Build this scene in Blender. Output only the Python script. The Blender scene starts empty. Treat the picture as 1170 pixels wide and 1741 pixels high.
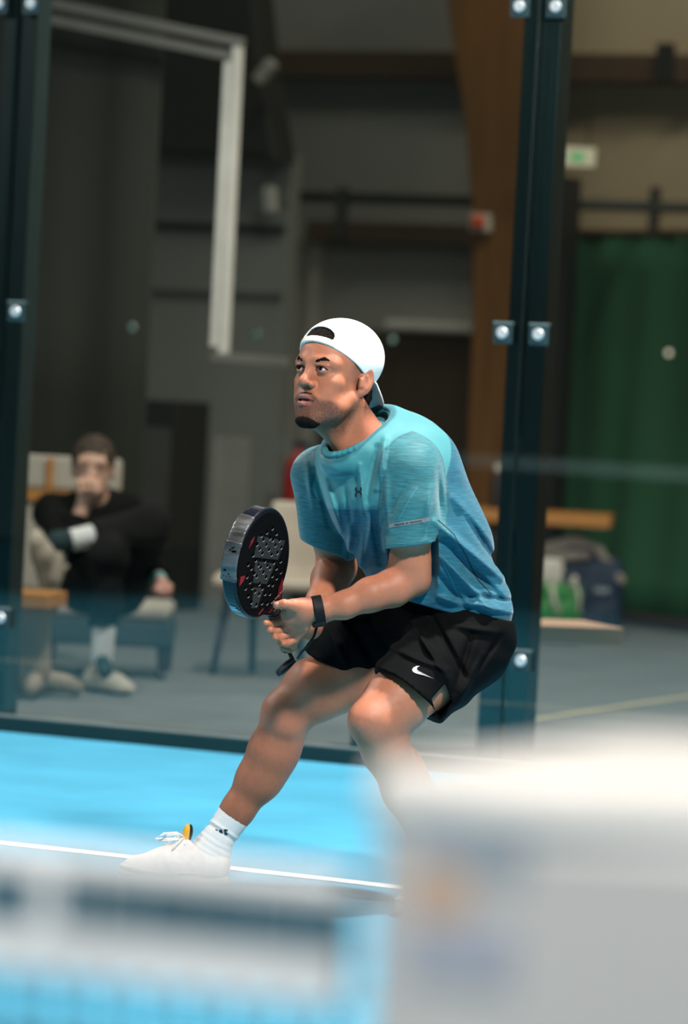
import bpy, bmesh, math, random
import numpy as np
from mathutils import Vector, Matrix

# ------------------------------------------------------------------ camera
W, H = 1170, 1741
FOC = 6934.0                               # focal length in pixels
CAM = np.array([7.4168, -12.3691, 1.2524])
YAW, PIT, ROL = -0.454, 0.0295, 0.0521
fw = np.array([math.sin(YAW)*math.cos(PIT), math.cos(YAW)*math.cos(PIT), -math.sin(PIT)])
_r = np.array([math.cos(YAW), -math.sin(YAW), 0.0])
_u = np.cross(_r, fw)
rt = math.cos(ROL)*_r + math.sin(ROL)*_u
up = -math.sin(ROL)*_r + math.cos(ROL)*_u
scene = bpy.context.scene
cd = bpy.data.cameras.new('camera')
cam = bpy.data.objects.new('camera', cd)
scene.collection.objects.link(cam)
cd.sensor_fit = 'VERTICAL'; cd.sensor_height = 36.0; cd.sensor_width = 24.0
cd.lens = FOC*36.0/H
cd.clip_start = 0.05; cd.clip_end = 200
M = Matrix((( rt[0], up[0], -fw[0], CAM[0]), (rt[1], up[1], -fw[1], CAM[1]), (rt[2], up[2], -fw[2], CAM[2]), (0, 0, 0, 1)))
cam.matrix_world = M
cd.dof.use_dof = True
cd.dof.focus_distance = 9.93
cd.dof.aperture_fstop = 2.75
scene.camera = cam

# ------------------------------------------------------------------ view, world and lights
scene.view_settings.view_transform = 'Standard'
scene.view_settings.look = 'None'
scene.view_settings.gamma = 1.0
scene.view_settings.use_curve_mapping = False
scene.view_settings.exposure = 0.0
wd = bpy.data.worlds.new('hall'); scene.world = wd; wd.use_nodes = True
wd.node_tree.nodes['Background'].inputs[0].default_value = (0.95, 0.88, 0.74, 1)
wd.node_tree.nodes['Background'].inputs[1].default_value = 0.045

def spot(name, loc, aim, power, angle, color, size=0.3, blend=0.35):
    l = bpy.data.lights.new(name, 'SPOT'); l.energy = power; l.color = color
    l.spot_size = math.radians(angle); l.spot_blend = blend; l.shadow_soft_size = size
    o = bpy.data.objects.new(name, l); scene.collection.objects.link(o)
    o.location = loc
    o.rotation_euler = (Vector(aim)-Vector(loc)).to_track_quat('-Z', 'Y').to_euler()
    return o
def area(name, loc, aim, power, sx, sy, color):
    l = bpy.data.lights.new(name, 'AREA'); l.shape = 'RECTANGLE'; l.size = sx; l.size_y = sy
    l.energy = power; l.color = color
    o = bpy.data.objects.new(name, l); scene.collection.objects.link(o)
    o.location = loc
    o.rotation_euler = (Vector(aim)-Vector(loc)).to_track_quat('-Z', 'Y').to_euler()
    return o
WHITE = (1.0, 0.97, 0.93)
spot('court_floodlight', (4.9, -2.2, 6.9), (2.9, -3.2, 0), 3700, 80, WHITE, 0.3)
spot('court_floodlight', (7.2, -7.2, 5.6), (2.8, -3.6, 0.9), 2700, 70, WHITE, 0.3)
spot('court_floodlight', (-4.4, -2.6, 6.4), (0.4, -4.3, 0), 1300, 95, WHITE, 0.3)
spot('court_floodlight', (-4.4, -7.5, 6.4), (0.8, -5.0, 0), 900, 95, WHITE, 0.3)
spot('court_floodlight', (6.9, -13.2, 6.4), (6.2, -9.9, 0.9), 2300, 48, WHITE, 0.3)
area('hall_lamp', (-1.0, 5.5, 7.0), (-1.5, 6.0, 0), 120, 5.0, 0.6, (1.0, 0.92, 0.80))
area('hall_lamp', (3.5, 6.5, 7.0), (3.5, 9.5, 2), 170, 3.0, 0.6, (1.0, 0.88, 0.68))
spot('onlooker_fill', (1.3, 0.7, 4.4), (-0.2, 2.6, 0.3), 620, 105, (1.0, 0.92, 0.84), 0.3, 0.6)  # unseen fill added to brighten the onlooker, bench and carpet

# ------------------------------------------------------------------ pixel helpers (1170 x 1741 frame)
def unproj(px, py, depth):
    return CAM + depth*(fw + rt*((px-W/2)/FOC) + up*((H/2-py)/FOC))
def at_y(px, py, Y):                       # point on the vertical plane y = Y
    d = fw + rt*((px-W/2)/FOC) + up*((H/2-py)/FOC)
    return CAM + d*((Y-CAM[1])/d[1])
def on_floor(px, py, z=0.0):
    d = fw + rt*((px-W/2)/FOC) + up*((H/2-py)/FOC)
    return CAM + d*((z-CAM[2])/d[2])

# ------------------------------------------------------------------ materials
def new_mat(name):
    m = bpy.data.materials.new(name); m.use_nodes = True
    nt = m.node_tree; b = nt.nodes['Principled BSDF']
    return m, nt, b
def mat(name, col, rough=0.6, metal=0.0, var=0.08, scale=6.0, stretch=(1, 1, 1), bump=0.0, bscale=200, spec=0.5, emit=None, sheen=0.0):
    m, nt, b = new_mat(name)
    N, L = nt.nodes, nt.links
    b.inputs['Roughness'].default_value = rough
    b.inputs['Metallic'].default_value = metal
    b.inputs['Specular IOR Level'].default_value = spec
    if sheen: b.inputs['Sheen Weight'].default_value = sheen
    tc = N.new('ShaderNodeTexCoord'); mp = N.new('ShaderNodeMapping')
    mp.inputs['Scale'].default_value = stretch
    L.new(tc.outputs['Object'], mp.inputs['Vector'])
    nz = N.new('ShaderNodeTexNoise'); nz.inputs['Scale'].default_value = scale; nz.inputs['Detail'].default_value = 4
    L.new(mp.outputs['Vector'], nz.inputs['Vector'])
    rp = N.new('ShaderNodeValToRGB')
    rp.color_ramp.elements[0].position = 0.3; rp.color_ramp.elements[1].position = 0.7
    rp.color_ramp.elements[0].color = tuple(max(0, c*(1-var)) for c in col)+(1,)
    rp.color_ramp.elements[1].color = tuple(min(1, c*(1+var)) for c in col)+(1,)
    L.new(nz.outputs['Fac'], rp.inputs['Fac']); L.new(rp.outputs['Color'], b.inputs['Base Color'])
    if bump:
        n2 = N.new('ShaderNodeTexNoise'); n2.inputs['Scale'].default_value = bscale; n2.inputs['Detail'].default_value = 3
        L.new(mp.outputs['Vector'], n2.inputs['Vector'])
        bp = N.new('ShaderNodeBump'); bp.inputs['Strength'].default_value = bump; bp.inputs['Distance'].default_value = 0.002
        L.new(n2.outputs['Fac'], bp.inputs['Height']); L.new(bp.outputs['Normal'], b.inputs['Normal'])
    if emit:
        b.inputs['Emission Color'].default_value = tuple(emit[:3])+(1,); b.inputs['Emission Strength'].default_value = emit[3]
    return m
def mat_wood(name, c1, c2, rough=0.45, scale=3.0, stretch=(1, 12, 12)):
    m = mat(name, c1, rough, 0, 0, scale, stretch)
    rp = [n for n in m.node_tree.nodes if n.type == 'VALTORGB'][0]
    rp.color_ramp.elements[0].color = tuple(c1)+(1,); rp.color_ramp.elements[1].color = tuple(c2)+(1,)
    return m
def mat_attr(name, rough=0.5, spec=0.5, sss=0.0, heather=False, bump=0.0, bscale=400, noise=0.06, sheen=0.0, nscale=60):
    """base colour from the mesh attribute Col, broken up by fine noise"""
    m, nt, b = new_mat(name); N, L = nt.nodes, nt.links
    b.inputs['Roughness'].default_value = rough; b.inputs['Specular IOR Level'].default_value = spec
    if sheen: b.inputs['Sheen Weight'].default_value = sheen
    at = N.new('ShaderNodeAttribute'); at.attribute_name = 'Col'
    tc = N.new('ShaderNodeTexCoord'); mp = N.new('ShaderNodeMapping')
    mp.inputs['Scale'].default_value = (10, 10, 150) if heather else (1, 1, 1)
    mp.inputs['Rotation'].default_value = (0.05, 0.12, 0)
    L.new(tc.outputs['Object'], mp.inputs['Vector'])
    nz = N.new('ShaderNodeTexNoise'); nz.inputs['Scale'].default_value = 3.0 if heather else nscale; nz.inputs['Detail'].default_value = 4
    L.new(mp.outputs['Vector'], nz.inputs['Vector'])
    mr = N.new('ShaderNodeMapRange')
    mr.inputs['From Min'].default_value = 0.3; mr.inputs['From Max'].default_value = 0.7
    mr.inputs['To Min'].default_value = 1-noise; mr.inputs['To Max'].default_value = 1+noise
    L.new(nz.outputs['Fac'], mr.inputs['Value'])
    val = mr.outputs['Result']
    if heather:
        ah = N.new('ShaderNodeAttribute'); ah.attribute_name = 'Heather'
        mx0 = N.new('ShaderNodeMix'); mx0.data_type = 'FLOAT'
        L.new(ah.outputs['Fac'], mx0.inputs[0]); mx0.inputs[2].default_value = 1.0; L.new(val, mx0.inputs[3])
        val = mx0.outputs[0]
    mx = N.new('ShaderNodeVectorMath'); mx.operation = 'SCALE'
    L.new(at.outputs['Color'], mx.inputs[0]); L.new(val, mx.inputs['Scale'])
    L.new(mx.outputs['Vector'], b.inputs['Base Color'])
    if sss:
        b.inputs['Subsurface Weight'].default_value = sss
        b.inputs['Subsurface Radius'].default_value = (1.0, 0.35, 0.2); b.inputs['Subsurface Scale'].default_value = 0.006
    if bump:
        n2 = N.new('ShaderNodeTexNoise'); n2.inputs['Scale'].default_value = bscale
        L.new(tc.outputs['Object'], n2.inputs['Vector'])
        bp = N.new('ShaderNodeBump'); bp.inputs['Strength'].default_value = bump; bp.inputs['Distance'].default_value = 0.001
        L.new(n2.outputs['Fac'], bp.inputs['Height']); L.new(bp.outputs['Normal'], b.inputs['Normal'])
    return m
def mat_glass(name):
    m, nt, b = new_mat(name); N, L = nt.nodes, nt.links
    N.remove(b)
    fr = N.new('ShaderNodeFresnel'); fr.inputs['IOR'].default_value = 1.52
    tr = N.new('ShaderNodeBsdfTransparent'); tr.inputs[0].default_value = (0.93, 0.965, 0.955, 1)
    gl = N.new('ShaderNodeBsdfGlossy'); gl.inputs['Roughness'].default_value = 0.015; gl.inputs[0].default_value = (0.78, 0.98, 0.92, 1)
    mx = N.new('ShaderNodeMixShader')
    L.new(fr.outputs[0], mx.inputs[0]); L.new(tr.outputs[0], mx.inputs[1]); L.new(gl.outputs[0], mx.inputs[2])
    L.new(mx.outputs[0], N['Material Output'].inputs['Surface'])
    return m

# ------------------------------------------------------------------ mesh helpers
def link(o, parent=None):
    scene.collection.objects.link(o)
    if parent is not None: o.parent = parent
    return o
def tag(o, label=None, cat=None, group=None, kind=None):
    if label: o['label'] = label
    if cat: o['category'] = cat
    if group: o['group'] = group
    if kind: o['kind'] = kind
    return o
def empty(name, loc=(0, 0, 0), rz=0.0):
    o = bpy.data.objects.new(name, None); o.location = loc; o.rotation_euler = (0, 0, rz)
    o.empty_display_size = 0.1
    return link(o)
def obj(name, bm, m, parent=None, loc=None, rz=None, smooth=False, bevel=0.0, seg=2):
    me = bpy.data.meshes.new(name); bm.to_mesh(me); bm.free()
    if m: me.materials.append(m)
    if smooth: me.polygons.foreach_set('use_smooth', np.ones(len(me.polygons), dtype=bool))
    o = bpy.data.objects.new(name, me)
    if loc is not None: o.location = loc
    if rz is not None: o.rotation_euler = (0, 0, rz)
    link(o, parent)
    if bevel:
        md = o.modifiers.new('bevel', 'BEVEL'); md.width = bevel; md.segments = seg; md.limit_method = 'ANGLE'
    return o
def box(bm, lo, hi, rot=None):
    vs = [bm.verts.new((x, y, z)) for x in (lo[0], hi[0]) for y in (lo[1], hi[1]) for z in (lo[2], hi[2])]
    if rot is not None:
        for v in vs: v.co = rot @ v.co
    for f in ((0, 1, 3, 2), (4, 6, 7, 5), (0, 4, 5, 1), (2, 3, 7, 6), (0, 2, 6, 4), (1, 5, 7, 3)):
        bm.faces.new([vs[i] for i in f])
    return bm
def boxo(name, lo, hi, m, parent=None, bevel=0.004, **k):
    lo, hi = tuple(map(float, lo)), tuple(map(float, hi))
    lo, hi = tuple(map(min, lo, hi)), tuple(map(max, lo, hi))
    return obj(name, box(bmesh.new(), lo, hi), m, parent, bevel=bevel, **k)
def tube(bm, pts, r, n=10, cap=True):
    pts = [Vector(p) for p in pts]
    rs = r if hasattr(r, '__len__') else [r]*len(pts)
    rings = []; prev = None
    for i, p in enumerate(pts):
        t = (pts[min(i+1, len(pts)-1)]-pts[max(i-1, 0)]).normalized()
        if prev is None:
            a = t.orthogonal().normalized()
        else:
            a = (prev - t*prev.dot(t)).normalized()
        prev = a; b = t.cross(a)
        rings.append([bm.verts.new(p+(a*math.cos(2*math.pi*k/n)+b*math.sin(2*math.pi*k/n))*rs[i]) for k in range(n)])
    for i in range(len(rings)-1):
        for k in range(n):
            bm.faces.new((rings[i][k], rings[i][(k+1) % n], rings[i+1][(k+1) % n], rings[i+1][k]))
    if cap:
        bm.faces.new(rings[0][::-1]); bm.faces.new(rings[-1])
    return bm
def lathe(bm, prof, n=20, mtx=None):
    rings = []
    for (r, z) in prof:
        rings.append([bm.verts.new((r*math.cos(2*math.pi*k/n), r*math.sin(2*math.pi*k/n), z)) for k in range(n)])
    for i in range(len(rings)-1):
        for k in range(n):
            bm.faces.new((rings[i][k], rings[i][(k+1) % n], rings[i+1][(k+1) % n], rings[i+1][k]))
    bm.faces.new(rings[0][::-1]); bm.faces.new(rings[-1])
    if mtx is not None: bmesh.ops.transform(bm, matrix=mtx, verts=bm.verts)
    return bm
def prism(bm, poly, t, mtx=None):
    """2-D outline in x,y extruded along z from 0 to t"""
    a = [bm.verts.new((x, y, 0)) for x, y in poly]; b = [bm.verts.new((x, y, t)) for x, y in poly]
    n = len(poly)
    bm.faces.new(a[::-1]); bm.faces.new(b)
    for i in range(n): bm.faces.new((a[i], a[(i+1) % n], b[(i+1) % n], b[i]))
    bmesh.ops.recalc_face_normals(bm, faces=bm.faces)
    if mtx is not None: bmesh.ops.transform(bm, matrix=mtx, verts=bm.verts)
    return bm

# ------------------------------------------------------------------ implicit-surface modelling (for people, clothes, bags)
BIG = 9.0
def v3(*a): return np.array(a, dtype=float)
def unit(v): v = np.asarray(v, float); return v/np.linalg.norm(v)
def cap(a, b, ra, rb=None):
    a = np.asarray(a, float); b = np.asarray(b, float); rb = ra if rb is None else rb
    ba = b-a; L2 = max(float(ba@ba), 1e-12)
    def fn(X, Y, Z):
        x, y, z = X-a[0], Y-a[1], Z-a[2]
        t = np.clip((x*ba[0]+y*ba[1]+z*ba[2])/L2, 0, 1)
        return np.sqrt((x-t*ba[0])**2+(y-t*ba[1])**2+(z-t*ba[2])**2)-(ra+(rb-ra)*t)
    m = max(ra, rb)
    return fn, np.minimum(a, b)-m, np.maximum(a, b)+m
def sph(c, r): return cap(c, np.asarray(c, float)+1e-6, r)
def ell(c, rad, ax=None):
    c = np.asarray(c, float); R = np.eye(3) if ax is None else np.array([unit(q) for q in ax])
    r = np.asarray(rad, float)
    def fn(X, Y, Z):
        x, y, z = X-c[0], Y-c[1], Z-c[2]
        q = [(R[i, 0]*x+R[i, 1]*y+R[i, 2]*z) for i in range(3)]
        k0 = np.sqrt(sum((q[i]/r[i])**2 for i in range(3)))
        k1 = np.sqrt(sum((q[i]/r[i]**2)**2 for i in range(3)))+1e-9
        return k0*(k0-1)/k1
    e = np.sqrt(((R*r[:, None])**2).sum(0))
    return fn, c-e, c+e
def rbox(c, half, r, ax=None):
    c = np.asarray(c, float); R = np.eye(3) if ax is None else np.array([unit(q) for q in ax])
    h = np.asarray(half, float)-r
    def fn(X, Y, Z):
        x, y, z = X-c[0], Y-c[1], Z-c[2]
        q = [np.abs(R[i, 0]*x+R[i, 1]*y+R[i, 2]*z)-h[i] for i in range(3)]
        return np.sqrt(sum(np.maximum(t, 0)**2 for t in q))+np.minimum(np.maximum(np.maximum(q[0], q[1]), q[2]), 0)-r
    e = (np.abs(R)*np.asarray(half)[:, None]).sum(0)
    return fn, c-e, c+e
def xform(prim_fn, C, R, k, rad):
    """prim given in a local frame: p_local = R (p - C) / k, R rows are the axes"""
    C = np.asarray(C, float)
    def fn(X, Y, Z):
        x, y, z = (X-C[0])/k, (Y-C[1])/k, (Z-C[2])/k
        return k*prim_fn(R[0][0]*x+R[0][1]*y+R[0][2]*z, R[1][0]*x+R[1][1]*y+R[1][2]*z, R[2][0]*x+R[2][1]*y+R[2][2]*z)
    return fn, C-rad, C+rad
def toworld(prim, C, R, k):
    """prim (fn, lo, hi) of a local frame brought into the outer frame with a tight box"""
    fn, lo, hi = prim
    cs = np.array([[lo[0] if i & 1 else hi[0], lo[1] if i & 2 else hi[1], lo[2] if i & 4 else hi[2]] for i in range(8)])
    w = cs@np.array(R)*k+np.asarray(C)
    f2, _, _ = xform(fn, C, R, k, 1)
    return f2, w.min(0), w.max(0)
def smin(a, b, k):
    if k <= 0: return np.minimum(a, b)
    h = np.maximum(k-np.abs(a-b), 0)/k
    return np.minimum(a, b)-h*h*k*0.25
def evalf(ops, lo, hi, h):
    lo = np.asarray(lo, float); hi = np.asarray(hi, float)
    n = np.ceil((hi-lo)/h).astype(int)+1
    ax = [lo[i]+h*np.arange(n[i]) for i in range(3)]
    d = np.full(n, BIG, dtype=np.float32)
    for op in ops:
        kind, prim, k = op
        fn, plo, phi = prim
        if plo is None: sl = tuple(slice(0, n[i]) for i in range(3))
        else:
            m = (2.2*k if k > 0 or kind != 'u' else .09)+4*h
            s0 = [max(0, int(math.floor((plo[i]-m-lo[i])/h))) for i in range(3)]
            s1 = [min(n[i], int(math.ceil((phi[i]+m-lo[i])/h))+1) for i in range(3)]
            if any(s1[i] <= s0[i] for i in range(3)): continue
            sl = tuple(slice(s0[i], s1[i]) for i in range(3))
        X = ax[0][sl[0]][:, None, None]; Y = ax[1][sl[1]][None, :, None]; Z = ax[2][sl[2]][None, None, :]
        v = fn(X, Y, Z)
        cur = d[sl]
        if kind == 'u': d[sl] = smin(cur, v, k)
        elif kind == 's': d[sl] = -smin(-cur, v, k)
        elif kind == 'i': d[sl] = -smin(-cur, -v, k)
        elif kind == 'd': d[sl] = cur+v
        elif kind == 'shell': d[sl] = np.maximum(cur, -(cur+v))
    return d, ax
def surfnet(d, ax, project=True):
    s = d < 0
    nx, ny, nz = d.shape
    cnt = np.zeros((nx-1, ny-1, nz-1), dtype=np.int8)
    cor = [(i, j, k) for i in (0, 1) for j in (0, 1) for k in (0, 1)]
    for (i, j, k) in cor: cnt += s[i:nx-1+i, j:ny-1+j, k:nz-1+k]
    act = (cnt > 0) & (cnt < 8)
    I, J, K = np.nonzero(act)
    ids = np.full(act.shape, -1, dtype=np.int64); ids[I, J, K] = np.arange(len(I))
    V = np.stack([d[I+i, J+j, K+k] for (i, j, k) in cor]).astype(float)
    pos = np.zeros((len(I), 3)); num = np.zeros(len(I))
    for a in range(8):
        for b in range(a+1, 8):
            ca, cb = np.array(cor[a], float), np.array(cor[b], float)
            if abs(ca-cb).sum() != 1: continue
            x = (V[a] < 0) != (V[b] < 0)
            t = np.where(x, V[a]/np.where(x, V[a]-V[b], 1), 0)
            pos += np.where(x[:, None], ca+(cb-ca)*t[:, None], 0); num += x
    pos /= num[:, None]
    h = ax[0][1]-ax[0][0]
    verts = np.stack([I, J, K], 1)+pos
    verts = verts*h+np.array([ax[0][0], ax[1][0], ax[2][0]])
    quads = []
    def add(A, flip, offs):
        q = np.stack([ids[A[0]+o[0], A[1]+o[1], A[2]+o[2]] for o in offs], 1)
        q[flip] = q[flip][:, ::-1]; quads.append(q)
    e = np.nonzero(s[:-1, 1:-1, 1:-1] != s[1:, 1:-1, 1:-1]); A = (e[0], e[1]+1, e[2]+1)
    add(A, ~s[A], [(0, -1, -1), (0, 0, -1), (0, 0, 0), (0, -1, 0)])
    e = np.nonzero(s[1:-1, :-1, 1:-1] != s[1:-1, 1:, 1:-1]); A = (e[0]+1, e[1], e[2]+1)
    add(A, ~s[A], [(-1, 0, -1), (-1, 0, 0), (0, 0, 0), (0, 0, -1)])
    e = np.nonzero(s[1:-1, 1:-1, :-1] != s[1:-1, 1:-1, 1:]); A = (e[0]+1, e[1]+1, e[2])
    add(A, ~s[A], [(-1, -1, 0), (0, -1, 0), (0, 0, 0), (-1, 0, 0)])
    q = np.concatenate(quads)
    return verts, q
def relax(v, q, it=2, f=0.5):
    e = np.concatenate([q[:, [0, 1]], q[:, [1, 2]], q[:, [2, 3]], q[:, [3, 0]]])
    e = np.concatenate([e, e[:, ::-1]])
    n = len(v); deg = np.bincount(e[:, 0], minlength=n).astype(float)[:, None]
    deg[deg == 0] = 1
    for i in range(it):
        for lam in (f, -f*1.02):
            s = np.stack([np.bincount(e[:, 0], weights=v[e[:, 1], c], minlength=n) for c in range(3)], 1)
            v = v+lam*(s/deg-v)
    return v
def implicit(ops, h, lo=None, hi=None, it=2):
    if lo is None:
        us = [o[1] for o in ops if o[0] == 'u' and o[1][1] is not None]
        lo = np.min([p[1] for p in us], 0)-3*h; hi = np.max([p[2] for p in us], 0)+3*h
    d, ax = evalf(ops, lo, hi, h)
    v, q = surfnet(d, ax)
    return relax(v, q, it), q
def npmesh(name, v, q, m, parent=None, col=None, extra=None, smooth=True):
    me = bpy.data.meshes.new(name)
    used = np.unique(q); mp = np.full(len(v), -1); mp[used] = np.arange(len(used))
    v = v[used]; q = mp[q]
    me.vertices.add(len(v)); me.vertices.foreach_set('co', v.astype(np.float32).ravel())
    me.loops.add(len(q)*4); me.loops.foreach_set('vertex_index', q.astype(np.int32).ravel())
    me.polygons.add(len(q)); me.polygons.foreach_set('loop_start', np.arange(0, len(q)*4, 4, dtype=np.int32))
    me.update(calc_edges=True)
    if smooth: me.polygons.foreach_set('use_smooth', np.ones(len(q), dtype=bool))
    if col is not None:
        c = col(v); a = me.attributes.new('Col', 'FLOAT_COLOR', 'POINT')
        a.data.foreach_set('color', np.concatenate([c, np.ones((len(c), 1))], 1).astype(np.float32).ravel())
    if extra is not None:
        for nm, fn in extra.items():
            a = me.attributes.new(nm, 'FLOAT', 'POINT'); a.data.foreach_set('value', fn(v).astype(np.float32))
    if m: me.materials.append(m)
    o = bpy.data.objects.new(name, me)
    return link(o, parent)
def vnoise(v, f, seed=0):
    """cheap smooth pseudo-noise in -1..1"""
    r = np.random.RandomState(seed); out = 0
    for i in range(6):
        k = r.normal(size=3)*f; ph = r.rand()*6.28
        out = out+np.sin(v[..., 0]*k[0]+v[..., 1]*k[1]+v[..., 2]*k[2]+ph)
    return out/3.0
def nfield(f, amp, seed=0):
    def fn(X, Y, Z):
        r = np.random.RandomState(seed); out = 0
        for i in range(6):
            k = r.normal(size=3)*f; ph = r.rand()*6.28
            out = out+np.sin(X*k[0]+Y*k[1]+Z*k[2]+ph)
        return out*amp/3.0
    return fn
def sstep(a, b, x):
    t = np.clip((x-a)/(b-a), 0, 1); return t*t*(3-2*t)
def mixc(c, col, w): return c*(1-w[:, None])+np.array(col)[None, :]*w[:, None]

# ================================================================== SETTING
m_turf = mat('court_turf', (0.058, 0.296, 0.445), 0.85, var=0.10, scale=2.2, bump=0.25, bscale=300, spec=0.2)
m_line = mat('line_paint', (0.85, 0.87, 0.88), 0.7)
m_carpet = mat('hall_carpet', (0.20, 0.205, 0.205), 0.95, var=0.12, scale=3.0, bump=0.3, bscale=250, spec=0.1)
m_yline = mat('yellow_line', (0.55, 0.47, 0.30), 0.8)
m_kerb = mat('kerb_steel', (0.006, 0.03, 0.036), 0.8, spec=0.1)
m_kerbtop = mat('kerb_cap', (0.10, 0.14, 0.145), 0.5)
m_post = mat('post_steel', (0.013, 0.033, 0.036), 0.42, var=0.1)
m_clip = mat('clip_steel', (0.012, 0.035, 0.04), 0.4)
m_bolt = mat('bolt_zinc', (0.62, 0.66, 0.68), 0.35, 0.5)
m_glass = mat_glass('court_glass')
m_dot = mat('reflection_tint', (0.92, 0.58, 0.42), 0.7)  # warm tint of the imitated reflections, offsets the blue floor bounce
m_wallgrey = mat('cladding_grey', (0.30, 0.30, 0.27), 0.8, var=0.06, scale=1.2)
m_wallbeige = mat('cladding_beige', (0.46, 0.37, 0.24), 0.8, var=0.06, scale=1.2)
m_timber = mat_wood('glulam', (0.19, 0.082, 0.018), (0.12, 0.052, 0.012), 0.6, 2.0, (8, 8, 0.8))
m_beam = mat_wood('dark_beam', (0.085, 0.05, 0.028), (0.06, 0.036, 0.02), 0.65, 2.0, (0.6, 8, 8))
m_black = mat('black_fabric', (0.028, 0.03, 0.022), 0.9, var=0.25, scale=1.0, stretch=(6, 6, 0.4))
m_duct = mat('black_duct', (0.012, 0.013, 0.011), 0.7)
m_pipe = mat('grey_pipe', (0.05, 0.055, 0.05), 0.6)
m_pale = mat('pale_trunking', (0.75, 0.72, 0.65), 0.5)
m_doorgrey = mat('door_grey', (0.17, 0.18, 0.165), 0.7, var=0.08, scale=1.0)
m_darkgrey = mat('dark_grey', (0.06, 0.062, 0.058), 0.7)
m_green = mat('green_curtain', (0.035, 0.15, 0.075), 0.85, var=0.12, scale=1.5)
m_hem = mat('hem_brown', (0.05, 0.03, 0.025), 0.8)
m_orange = mat_wood('oiled_pine', (0.62, 0.27, 0.06), (0.50, 0.20, 0.04), 0.45, 2.0, (1, 10, 10))
m_pink = mat_wood('pale_beech', (0.78, 0.50, 0.36), (0.70, 0.42, 0.29), 0.5, 2.0, (1, 10, 10))
m_darksteel = mat('dark_leg_steel', (0.02, 0.02, 0.022), 0.5)

bm = bmesh.new(); box(bm, (-9, -15, -0.06), (8.6, -0.02, 0.0))
court = tag(obj('court_floor', bm, m_turf), kind='structure')
boxo('service_line', (-4, -3.035, 0.0005), (6.0, -2.965, 0.003), m_line, court, bevel=0)
bm = bmesh.new(); box(bm, (-18, -0.02, -0.06), (9, 14, -0.002))
floor = tag(obj('floor', bm, m_carpet), kind='structure')
# faint court line on the hall carpet, two straight runs
bm = bmesh.new()
def flat_line(bm, a, b, w, z):
    a = Vector(a); b = Vector(b); n = (b-a).cross(Vector((0, 0, 1))).normalized()*w/2
    q = [a-n, a+n, b+n, b-n]
    lo = [bm.verts.new((p.x, p.y, z)) for p in q]; hi = [bm.verts.new((p.x, p.y, z+0.002)) for p in q]
    bm.faces.new(hi)
    for i in range(4): bm.faces.new((lo[i], lo[(i+1) % 4], hi[(i+1) % 4], hi[i]))
pts = [Vector(on_floor(*p)) for p in ((902, 1224), (1010, 1207), (1090, 1195), (1240, 1174))]
for a, b in zip(pts, pts[1:]): flat_line(bm, a, b, 0.05, -0.0018)
obj('floor_line', bm, m_yline, floor)
bm = bmesh.new(); box(bm, (-18, 10.0, -0.002), (-2.3, 10.2, 9)); 
wall = tag(obj('wall_back', bm, m_wallgrey), kind='structure')
bm = bmesh.new(); box(bm, (-2.3, 10.0, -0.002), (9, 10.2, 9))
tag(obj('wall_back.001', bm, m_wallbeige), kind='structure')

def yplate(name, pix, Y, t, m, parent=None, bevel=0.0):
    """slab standing in the plane y = Y with the given outline (frame pixels -> true metres), thickness t"""
    P = [at_y(px, py, Y) for px, py in pix]
    bm = bmesh.new()
    a = [bm.verts.new(p) for p in P]; b = [bm.verts.new((p[0], p[1]+t, p[2])) for p in P]
    n = len(P); bm.faces.new(a); bm.faces.new(b[::-1])
    for i in range(n): bm.faces.new((a[i], b[i], b[(i+1) % n], a[(i+1) % n]))
    bmesh.ops.recalc_face_normals(bm, faces=bm.faces)
    return obj(name, bm, m, parent, bevel=bevel)
def zrect(x0, y0, x1, y1, Y):
    p, q = at_y(x0, y0, Y), at_y(x1, y1, Y); return p[0], q[2], q[0], p[2]   # X0, Zlow, X1, Zhigh
def ybox(name, x0, y0, x1, y1, Y, t, m, parent=None, bevel=0.004, tofloor=False):
    c = (y0+y1)/2; mid = (x0+x1)/2
    X0 = at_y(x0, c, Y)[0]; X1 = at_y(x1, c, Y)[0]
    Z1 = at_y(mid, y0, Y)[2]; Z0 = -0.002 if tofloor else at_y(mid, y1, Y)[2]
    return boxo(name, (X0, Y, Z0), (X1, Y+t, Z1), m, parent, bevel)

# rear wall: battens, timber cladding, girts, pipe
tag(ybox('trim_1', 480, 405, 500, 700, 9.93, 0.07, mat('pale_batten', (0.42, 0.40, 0.34), 0.7), tofloor=True), kind='structure')
tag(ybox('trim_2', 520, 405, 540, 700, 9.93, 0.07, bpy.data.materials['pale_batten'], tofloor=True), kind='structure')
m_brown = mat_wood('brown_boards', (0.065, 0.042, 0.024), (0.05, 0.032, 0.018), 0.6, 2.0, (8, 8, 1))
t = ybox('wood_cladding', 548, 563, 802, 700, 9.9, 0.085, m_brown, tofloor=True)
tag(t, 'dark brown timber wainscot on the rear wall behind the player', 'wall panel')
for i in range(1, 5):
    a = at_y(548+i*51, 700, 9.88)[0]; z1 = at_y(675, 563, 9.9)[2]
    boxo('batten', (a-0.015, 9.88, 0), (a+0.015, 9.9, z1), m_brown, t)
t = ybox('shelf_rail', 655, 545, 802, 560, 9.7, 0.2, m_pale)
tag(t, 'pale horizontal rail above the dark brown timber wainscot', 'rail')
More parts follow.
